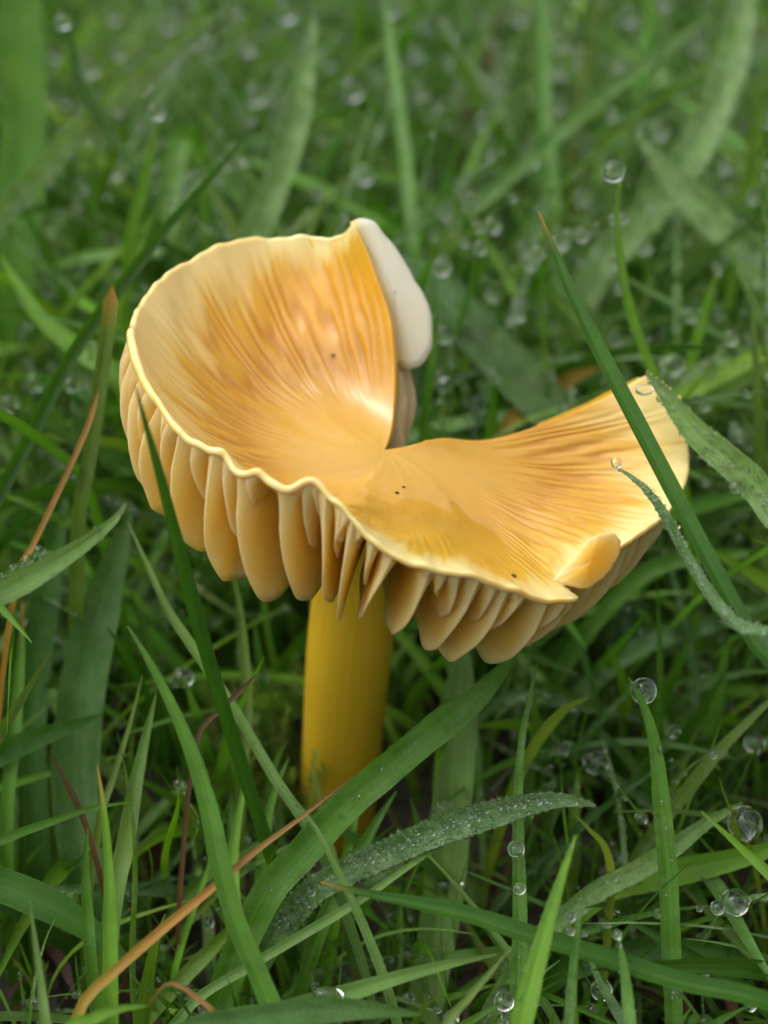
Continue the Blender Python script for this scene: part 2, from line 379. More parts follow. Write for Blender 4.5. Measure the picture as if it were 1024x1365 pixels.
def build_cap():
    R = np.array([at_y(*r) for r in RIM])
    k = np.arange(len(RIM), dtype=float)
    sag = np.stack([np.interp(k, list(SAG), [SAG[i][j] for i in SAG]) for j in range(3)], 1)
    C = CAP + np.array([0.3, 0.6, 0.2])
    full = spline(np.hstack([R, sag]), NU)          # even along the rim
    rim, sg = full[:, :3], full[:, 3:]
    u = np.linspace(0, 1, NU); v = np.linspace(0, 1, NV) ** 0.85
    L = np.linalg.norm(np.diff(rim, axis=0), axis=1).sum()
    # soften the sag along the rim
    ker = np.ones(61) / 61
    sg = np.stack([np.convolve(np.pad(sg[:, j], 30, 'edge'), ker, 'valid') for j in range(3)], 1)
    # inner part of each radius follows a smoothed rim so that rim waves die out inward
    ker = np.hanning(121); ker /= ker.sum()
    rs = np.stack([np.convolve(np.pad(rim[:, j], 60, 'reflect', reflect_type='odd'), ker, 'valid') for j in range(3)], 1)
    V = v[None, :, None]
    wv = np.clip((V - 0.45) / 0.55, 0, 1) ** 2.0
    end = rs[:, None] * (1 - wv) + rim[:, None] * wv
    mid = 0.5 * (C + rs) + sg
    P = C * (1 - V) * (1 - 2 * V) + mid[:, None] * 4 * V * (1 - V) + end * V * (2 * V - 1)
    # the centre is a smooth dish: every radius leaves it along one common plane
    W = P - C
    ring = W[:, np.searchsorted(v, 0.33)]
    n0 = np.linalg.svd(ring - ring.mean(0))[2][2]; n0 = n0 * np.sign(n0[2])
    hgt = W @ n0
    q = np.clip(V[..., 0] / 0.62, 0, 1); q = q * q * (3 - 2 * q)
    P = P + ((q - 1) * hgt)[..., None] * n0
    Ue = np.clip((u - 0.9) / 0.1, 0, 1)[:, None] ** 1.5
    P[..., 2] += Ue * 0.9 * np.exp(-((v[None] - 0.2) / 0.11) ** 2)
    # normals
    def normals(P):
        du = np.gradient(P, axis=0); dv = np.gradient(P, axis=1)
        n = norm(np.cross(du, dv)); n[:, 0] = n[:, 2]
        n[n[..., 2].mean() * np.ones(n.shape[:2]) < 0] *= -1
        return n
    N = normals(P)
    if N[..., 2].mean() < 0: N = -N
    # striations: fine ridges that follow the gills beneath
    w1, w2, w3 = Wob(21, (1, 2.7, 5.3, 11)), Wob(22), Wob(23, (1, 3, 7, 13))
    U2, V2 = np.meshgrid(u, v, indexing='ij')
    ph = U2 * 70 + 1.6 * w1(U2 * 3 + 0.2 * V2) + 0.5 * w2(U2 * 9 + V2 * 0.35) + 0.22 * w3(V2 * 0.8 + U2 * 4)
    s = 0.5 + 0.5 * np.cos(6.2832 * ph)
    amp = np.clip((V2 - 0.30) / 0.25, 0, 1) * np.clip((1.0 - V2) / 0.3, 0, 1) * np.clip(U2 / 0.03, 0, 1) * np.clip((1 - U2) / 0.03, 0, 1)
    amp = amp * np.clip((V2 - np.interp(U2, [0, .35, .45, .72, .8, 1], [.2, .3, .6, .62, .3, .2])) / .25, 0, 1)
    amp = amp * (0.78 + 0.22 * w3(U2 * 9 + V2)) * np.interp(U2, [0, .3, .45, .62, .8, 1], [1, 1, .8, .35, .8, 1])
    stripe = np.clip(s ** 1.5 * amp, 0, 1)
    P = P - N * (0.26 * stripe)[..., None]
    P = P + N * (0.35 * w2(U2 * 2.2 + V2 * 0.6) * V2 )[..., None]
    # crimped margin
    mar = np.clip((V2 - 0.88) / 0.12, 0, 1) ** 2
    P[..., 2] += mar * (0.42 * w1(U2 * 5.3) + 0.22 * w3(U2 * 3.3))
    N = normals(P)
    if N[..., 2].mean() < 0: N = -N
    lip = np.interp(U2, [0, .08, .18, .45, .56, .7, .85, 1], [.3, .35, .6, .6, .42, .36, .4, .32]) * (1 + 0.5 * w1(U2 * 2.2) + 0.25 * w3(U2 * 1.7))
    thick = lip + 1.5 * (1 - V2) ** 1.3 * np.clip(V2 / 0.05, 0.6, 1)
    Q = P - N * thick[..., None]
    Q[..., 2] -= 0.15 * mar
    # pale margin: wide on the upturned left side, narrow along the front
    wid = np.interp(U2, [0, .04, .10, .2, .32, .42, .55, .66, .74, .84, .93, 1], [.08, .09, .14, .30, .34, .24, .17, .13, .14, .18, .3, .26])
    wid = wid * (1 + 0.6 * w3(U2 * 14 + V2))
    pale = np.clip((V2 - (1 - wid)) / (wid * 0.75), 0, 1) ** 0.9 * np.interp(U2, [0, .1, .2, .34, .5, .8, .93, 1], [.9, .7, .7, .7, .85, .85, .65, .7])
    warm = np.exp(-((V2 - 0.78) / 0.17) ** 2) * np.interp(U2, [0, .07, .13, .2, .3, 1], [1, .95, .6, .25, 0, 0]) * 0.9
    warm = np.maximum(warm, 0.85 * np.clip(1 - U2 / 0.006, 0, 1) * (V2 > .1))
    top = np.stack([V2, stripe, pale, warm], -1)
    bot = np.stack([np.full_like(V2, .9), 0 * V2, 0.35 + 0.4 * mar, 0 * V2], -1)
    n = NU * NV
    Ft = grid_faces(NU, NV)[:, ::-1]; Fb = grid_faces(NU, NV) + n
    idx = np.arange(n).reshape(NU, NV)
    loop = np.r_[idx[:, -1], idx[-1, -2::-1], idx[0, 1:]] if False else None
    # rim strip with one rounded middle row, and the two cut faces
    outw = norm(P[:, -1] - P[:, -4]); rows = []
    K = 5
    for k in range(1, K + 1):
        f = k / (K + 1); rows.append(P[:, -1] * (1 - f) + Q[:, -1] * f + outw * (np.sin(np.pi * f) * 0.28 * lip[:, -1])[:, None])
    strips = [idx[:, -1]] + [2 * n + k * NU + np.arange(NU) for k in range(K)] + [idx[:, -1] + n]
    Fr = np.vstack([np.stack([p[:-1], p[1:], q[1:], q[:-1]], 1) for p, q in zip(strips[:-1], strips[1:])])
    Fc0 = np.stack([idx[0, :-1], idx[0, 1:], idx[0, 1:] + n, idx[0, :-1] + n], 1)
    Fc1 = np.stack([idx[-1, 1:], idx[-1, :-1], idx[-1, :-1] + n, idx[-1, 1:] + n], 1)
    VV = np.vstack([P.reshape(-1, 3), Q.reshape(-1, 3)] + rows)
    rp = np.clip(0.75 + 0.5 * w3(u * 3) + 0.3 * w1(u * 6), 0.25, 1)
    A = np.vstack([top.reshape(-1, 4), bot.reshape(-1, 4), np.tile(np.stack([np.ones(NU), 0 * u, rp * 0.7, 0 * u], 1), (K, 1))])
    me = mesh_from('cap', VV, np.vstack([Ft, Fb, Fr, Fc0, Fc1]), M_cap, {'cap': ('FLOAT_COLOR', A)})
    return me, P, Q, N, u, v, L

cap_me, CP, CQ, CN, CU, CV, RIML = build_cap()

def build_stem():
    base = at_y(446, 1112, 0.5); base[2] = -3
    a = CAP + np.array([-1.2, -0.2, -3.0]); b1 = at_y(468, 830, -0.3); b2 = at_y(456, 980, 0.2)
    pts = spline([a, b1, b2, base], 60)
    m = 48; th = np.linspace(0, 2 * np.pi, m, endpoint=False)
    t = np.linspace(0, 1, 60)
    rad = 3.95 + 0.35 * np.sin(t * 3.0) + 1.0 * np.exp(-t / 0.06) + 0.22 * Wob(40, (0.7, 1.6))(t)
    TH, T = np.meshgrid(th, t)
    w = Wob(41)
    r = rad[:, None] * (1 + 0.035 * np.cos(2 * TH + 2 * T) + 0.025 * np.cos(3 * TH - 1 + 3 * T) + 0.012 * w(TH / 6.2832 * 5 + 0 * T) * np.sin(TH / 2))
    V = pts[:, None] + np.stack([r * np.cos(TH), 0.9 * r * np.sin(TH), 0 * r], -1)
    A = np.stack([np.cos(TH), np.sin(TH), T * 60], -1)
    F = grid_faces(60, m, True)
    return mesh_from('stem', V.reshape(-1, 3), F, M_stem, {'stem': ('FLOAT_VECTOR', A.reshape(-1, 3))}), base

stem_me, STEM_BASE = build_stem()
mush = put('waxcap_mushroom', None, label='amber yellow waxcap mushroom with a split funnel cap among wet grass', cat='mushroom')
put('stem', stem_me, mush)
cap_o = put('cap', cap_me, mush)

def sample_cap(A, uu, vv):
    """bilinear sample of a (NU,NV,3) grid"""
    iu = np.clip(uu * (NU - 1), 0, NU - 1.001); iv = np.interp(vv, CV, np.arange(NV)); iv = np.clip(iv, 0, NV - 1.001)
    a, b = iu.astype(int), iv.astype(int); fu, fv = (iu - a)[..., None], (iv - b)[..., None]
    return (A[a, b] * (1 - fu) * (1 - fv) + A[a + 1, b] * fu * (1 - fv) + A[a, b + 1] * (1 - fu) * fv + A[a + 1, b + 1] * fu * fv)

# a smooth "hang" direction per rim position, so that gills do not follow every ripple
HN = CN[:, int(NV * .8)].copy()
ker = np.hanning(91); ker /= ker.sum()
HN = norm(np.stack([np.convolve(np.pad(HN[:, j], 45, 'edge'), ker, 'valid') for j in range(3)], 1))

def gill(u0, v_in, depth, seed, lean=0.0, bellies=0.62):
    n, m = 30, 12
    w = Wob(seed, (1, 2.1, 3.7))
    s = np.linspace(0, 1, n)                              # 0 at the rim, 1 inward
    vv = 0.997 - s * (0.997 - v_in)
    uu = np.clip(u0 + 0.0012 * w(s * 0.8), 0.0005, 0.9995)
    base = sample_cap(CQ, uu, vv) + 0.25 * sample_cap(CN, uu, vv)
    if v_in < 0.45 and depth > 2.9:                                        # long gill: quick belly near the margin, narrowing to the stem
        q1 = np.clip(s / 0.5, 0, 1); q2 = np.clip((s - 0.22) / 0.78, 0, 1); q2 = q2 * q2 * (3 - 2 * q2)
        prof = (1 - (1 - q1) ** 2.6) ** 0.62 * (1 - 0.66 * q2)
        prof = prof / prof.max()
    else:                                                 # short gill: a tongue
        prof = np.sin(np.pi * np.clip(s, 0, 1) ** 0.8) ** 0.7
    prof = prof * (1 + 0.03 * w(s * 1.6))
    k = int(np.clip(u0 * (NU - 1), 0, NU - 1))
    lf = float(np.interp(u0, [0, .12, .2, .34, .42, .55, .70, .80, .92, 1], [.3, .6, 1.1, 1.1, .75, .42, .45, 1, .9, .4]))
    h = norm(-HN[k] * (0.35 + 0.75 * lf) + np.array([0, 0, -1 + 0.75 * lf]))
    a, b = max(k - 8, 0), min(k + 8, NU - 1)
    tang = norm(CP[b, int(NV * .8)] - CP[a, int(NV * .8)])
    h = norm(h + lean * tang)
    t = np.linspace(0, 1, m)
    D = prof[:, None] * depth * t[None]
    curl = 0.3 * (t ** 2)[None] * w(s * 1.1 + 3)[:, None]
    mid = base[:, None] + D[..., None] * h + curl[..., None] * tang
    th = (1.9 - 1.76 * t ** 0.7)[None] * np.clip(prof * 3, 0.25, 1)[:, None] * 0.5
    A = mid + th[..., None] * tang; B = mid - th[..., None] * tang
    T, S = np.meshgrid(t, s)
    col = np.stack([T, S, np.full_like(T, random.random()), np.ones_like(T)], -1).reshape(-1, 4)
    V = np.vstack([A.reshape(-1, 3), B.reshape(-1, 3)])
    F1 = grid_faces(n, m); F2 = F1[:, ::-1] + n * m
    i = np.arange(n * m).reshape(n, m)
    Fe = np.stack([i[:-1, -1], i[:-1, -1] + n * m, i[1:, -1] + n * m, i[1:, -1]], 1)
    return mesh_from('gill', V, np.vstack([F1, F2, Fe]), M_gill, {'gill': ('FLOAT_COLOR', np.vstack([col, col]))})

def build_gills():
    N1 = 33; sd = 100
    us = (np.arange(N1) + 0.5) / N1 + rng.uniform(-.004, .004, N1)
    for i, u0 in enumerate(us):
        dep = float(np.interp(u0, [0, .06, .2, .3, .42, .6, .72, .84, .92, 1], [3, 4.2, 5.6, 7.2, 9.4, 9.6, 9.8, 10.0, 7.5, 3])) * rng.uniform(.9, 1.1)
        put('gill', gill(u0, 0.42 if u0 < .08 else 0.16, dep, sd + i, lean=rng.uniform(-.16, .16)), cap_o)
        ua = u0 + 0.5 / N1 + rng.uniform(-.003, .003)
        if ua < .995 and rng.random() < .8:
            put('gill', gill(ua, rng.uniform(.5, .66), dep * rng.uniform(.42, .7), sd + 200 + i, lean=rng.uniform(-.2, .2)), cap_o)
        for q in (0.25, 0.75):
            if rng.random() < .5 and u0 + q / N1 < .995:
                put('gill', gill(u0 + q / N1 + rng.uniform(-.002, .002), rng.uniform(.76, .88), dep * rng.uniform(.14, .34), sd + 400 + 2 * i + int(q * 2), lean=rng.uniform(-.2, .2)), cap_o)
build_gills()

def petal(name, outline, thick, bulge, mat, inner=None, label=None):
    """a thin waxy flap from an outline (rows x,y,z), domed towards the camera"""
    O = spline(np.vstack([outline, outline[:1]]), 72)[:-1]
    O = O + 0.16 * (O - O.mean(0)) / np.linalg.norm(O - O.mean(0), axis=1, keepdims=True) * Wob(len(O) + len(outline) + int(abs(O[0, 0] * 10)), (4, 7, 13, 19))(np.linspace(0, 1, len(O), endpoint=False))[:, None]
    c = O.mean(0); n = len(O); rings = 9
    view = norm(CAM - c)
    rows = []
    for k in range(rings):
        f = 1 - k / (rings - 1) * 0.98
        rows.append(c + (O - c) * f + view * bulge * (1 - f ** 2.2))
    G = np.array(rows)
    du = np.roll(G, -1, 1) - np.roll(G, 1, 1)
    Bk = G - view * (thick * np.clip(np.arange(rings) / 2.0, 0.25, 1))[:, None, None]
    V = np.vstack([G.reshape(-1, 3), Bk.reshape(-1, 3)])
    F1 = grid_faces(rings, n, True); N = rings * n
    i = np.arange(n); j = (i + 1) % n
    Fe = np.stack([i, j, j + N, i + N], 1)
    d = np.repeat(1 - np.linspace(0, 1, rings), n)
    tone = np.full(N, .3)
    if inner is not None:
        dist = np.min(np.linalg.norm(G.reshape(-1, 1, 3) - spline(inner, 60)[None], axis=2), axis=1)
        tone = np.clip(1 - dist / 1.5, 0, 1) ** 1.3
    at = {'gill': ('FLOAT_COLOR', np.tile(np.stack([d, np.tile(np.linspace(0, 1, n), rings), tone, np.ones(N)], 1), (2, 1)))}
    o = put(name, mesh_from(name, V, np.vstack([F1[:, ::-1], F1 + N, Fe]), mat, at), cap_o)
    if label: o['label'] = label
    return o

# the white broken face that folds out beside the split, the buff gills behind the notch and the bent-up flap of the margin
W = [(466, 296, 17.3), (482, 291, 17.6), (499, 296, 17.4), (513, 313, 16.8), (531, 335, 16), (546, 358, 15.2), (560, 385, 14.2), (573, 412, 13.2), (577, 440, 12.2), (575, 466, 11.2), (563, 487, 10.3), (548, 491, 10), (532, 486, 10.1),
     (524, 455, 11), (518, 420, 12.2), (505, 385, 13.4), (490, 350, 15), (475, 315, 16.6)]
petal('split_face', np.array([at_y(a, b, c + .5) for a, b, c in W]), 0.25, 0.12, M_white, inner=np.array([at_y(a, b, c + .5) for a, b, c in W[12:] + W[:1]]), label='smooth white split face folded outwards beside the cut')
W = [(528, 470, 9.5), (545, 487, 9.5), (551, 510, 8.5), (555, 540, 7), (549, 570, 5.5), (541, 592, 4.4), (530, 604, 3.8), (520, 590, 4.2), (520, 540, 6.5)]
petal('gill', np.array([at_y(a, b, c + 2.6) for a, b, c in W]), 0.4, 0.2, M_buff)
W = [(524, 490, 8.6), (536, 500, 8.2), (542, 520, 7.6), (543, 545, 6.4), (540, 575, 5), (541, 596, 3.8), (528, 606, 3.2), (512, 600, 3.2), (514, 560, 5.2)]
petal('gill', np.array([at_y(a, b, c + 1.2) for a, b, c in W]), 0.4, 0.3, M_buff)
W = [(737, 774, -17.2), (748, 760, -16.6), (764, 745, -16), (778, 726, -15.2), (796, 713, -14.6), (816, 710, -14), (827, 718, -13.8), (824, 740, -14.4), (812, 762, -15.4), (796, 777, -16.4), (775, 784, -17.4), (755, 781, -17.6)]
petal('margin_flap', np.array([at_y(a, b, c - .4) for a, b, c in W]), 0.5, 0.7, M_gill, label='pale torn flap of the margin bent upwards')

m_crumb, nt_, b_ = new_mat('soil_crumb'); b_.inputs['Roughness'].default_value = 0.7
nt_.links.new(ramp(nt_, noise(nt_, geo_pos(nt_), 3000, 3, .6), [(0.3, (0.03, 0.012, 0.006)), (0.7, (0.12, 0.05, 0.02))]), b_.inputs['Base Color'])
cx, cy, _d = project(CP.reshape(-1, 3))
for k, (a, b, r, lab) in enumerate([(444, 474, .17, 'tiny dark crumb on the raised left wall of the cap'), (529, 657, .15, 'tiny dark crumb near the middle of the cap'), (538, 650, .12, 'pale brown grain beside the crumb in the middle of the cap'), (684, 768, .2, 'dark crumb beside the torn front margin of the cap')]):
    j = int(np.argmin((cx - a) ** 2 + (cy - b) ** 2)); v_, f_ = ICO[2]
    put('soil_crumb', mesh_from('soil_crumb', v_ * r * (1 + 0.35 * Wob(60 + k)(v_ @ np.array([1., .7, .4]))[:, None]) * np.array([1.3, 1, .7]), f_, m_crumb), loc=CP.reshape(-1, 3)[j] + CN.reshape(-1, 3)[j] * r * .3, label=lab, cat='soil crumb')

# ------------------------------------------------------------------ grass blades
COL = {'dark': (0.038, 0.124, 0.008), 'mid': (0.076, 0.205, 0.013), 'bright': (0.125, 0.285, 0.015), 'pale': (0.125, 0.245, 0.045), 'blue': (0.060, 0.156, 0.026),
       'lime': (0.175, 0.265, 0.018), 'straw': (0.36, 0.20, 0.035), 'brown': (0.11, 0.062, 0.028), 'olive': (0.102, 0.175, 0.018)}

def blade_arrays(spine, width, tint, dew=0.0, tip_len=14.0, fold=0.22, facing=None, twist=(0.0, 0.0), ring=5, tip_col=None, root_w=0.75, tip_share=0.12, seed=0):
    """spine rows run tip -> root (mm). Returns V, F, attributes."""
    n = len(spine)
    s = np.r_[0, np.cumsum(np.linalg.norm(np.diff(spine, axis=0), axis=1))]; Ls = s[-1]
    T = norm(np.gradient(spine, axis=0))
    face = norm(CAM - spine) if facing is None else np.tile(norm(np.asarray(facing, float)), (n, 1))
    side = norm(np.cross(T, face)); nor = norm(np.cross(side, T))
    ang = np.interp(s / Ls, [0, 1], twist)[:, None]
    side, nor = side * np.cos(ang) + nor * np.sin(ang), nor * np.cos(ang) - side * np.sin(ang)
    tl = min(tip_len, Ls * .7)
    w = width * np.clip(s / tl, 0.02, 1) ** 0.62
    w = w * np.interp(s / Ls, [0, .55, 1], [1, 1, root_w]) * (1 + 0.05 * Wob(seed)(s / 17))
    x = np.linspace(-1, 1, ring)
    prof = fold * (np.abs(x) ** 1.3)
    V = spine[:, None] + side[:, None] * (x[None, :] * w[:, None] / 2)[..., None] + nor[:, None] * (prof[None] * w[:, None] / 2)[..., None]
    A = np.stack([np.tile((x + 1) / 2, (n, 1)), np.tile((Ls - s)[:, None], (1, ring)), np.tile((1 - s / Ls)[:, None], (1, ring))], -1)
    c = np.tile(np.array(tint, float), (n, 1))
    if tip_col is not None:
        k = np.clip(1 - (s / Ls) / tip_share, 0, 1)[:, None] ** 0.8
        c = c * (1 - k) + np.array(tip_col) * k
    # sheath end is paler
    Cc = np.concatenate([np.repeat(c[:, None], ring, 1), np.full((n, ring, 1), dew)], -1)
    return V.reshape(-1, 3), grid_faces(n, ring), A.reshape(-1, 3), Cc.reshape(-1, 4), (spine, side, nor, w, s)

def to_ground(pts, spread=0.35):
    """continue a traced spine from its last point down into the soil"""
    p, q = pts[-1], pts[-2]
    if p[2] < 0: return pts
    t = norm(p - q); h = np.array([t[0], t[1], 0]) * min(p[2] * spread + 4, 26)
    mid = p + t * min(6, p[2] * .3); mid[2] = max(min(mid[2], p[2] - 1), p[2] * .55)
    root = p + h; root[2] = -3.5
    return np.vstack([pts, (0.5 * (mid + p * .3 + root * .7))[None], root[None]])

def beads(info, dens, rmin, rmax, where='both', seed=0, span=(0.0, 0.8), sub=1, sink=0.04, power=2.0):
    """fine dew beads scattered on a blade"""
    spine, side, nor, w, s = info
    r_ = np.random.default_rng(seed); Ls = s[-1]
    k = int(dens * Ls)
    ss = r_.uniform(span[0], span[1], k) * Ls
    x = np.where(r_.random(k) < .5, r_.choice([-1, 1], k) * r_.uniform(.85, 1.0, k), r_.uniform(-1, 1, k)) if where == 'both' else r_.choice([-1, 1], k) * r_.uniform(.9, 1.05, k)
    keep = []; y_ = x * np.interp(ss, s, w) / 2; rad = rmin + (rmax - rmin) * r_.random(k) ** power
    for q in range(k):
        if all((ss[q] - ss[j]) ** 2 + (y_[q] - y_[j]) ** 2 > (1.05 * (rad[q] + rad[j])) ** 2 for j in keep): keep.append(q)
    ss, x, rad = ss[keep], x[keep], rad[keep]; k = len(keep)
    f = lambda a: np.stack([np.interp(ss, s, a[:, j]) for j in range(3)], 1)
    ww = np.interp(ss, s, w)
    N = norm(f(nor))
    side_sign = np.where((N * (CAM - f(spine))).sum(1) > 0, 1, -1)[:, None]
    c = f(spine) + f(side) * (x * ww / 2)[:, None] + N * side_sign * (rad * (1 - sink) * np.clip(1.45 - np.abs(x), .3, 1))[:, None] + N * (0.22 * np.abs(x) ** 1.3 * ww / 2)[:, None]
    v, fa = ICO[sub]
    V = (v[None] * rad[:, None, None] + c[:, None]).reshape(-1, 3)
    F = (fa[None] + (np.arange(k) * len(v))[:, None, None]).reshape(-1, 3)
    return V, F

def drop_mesh(r, seed=0, sub=4):
    v, f = ICO[sub]; w = np.random.default_rng(seed).uniform(-.05, .05, 3)
    V = v * r * np.array([1 + w[0], 1 + w[1], 0.96 + w[2]])
    return mesh_from('water_drop', V, f, M_water)

def water_drop(P, r, label, group=None, seed=0):
    return put('water_drop', drop_mesh(r, seed), loc=P, label=label, cat='water drop', group=group)

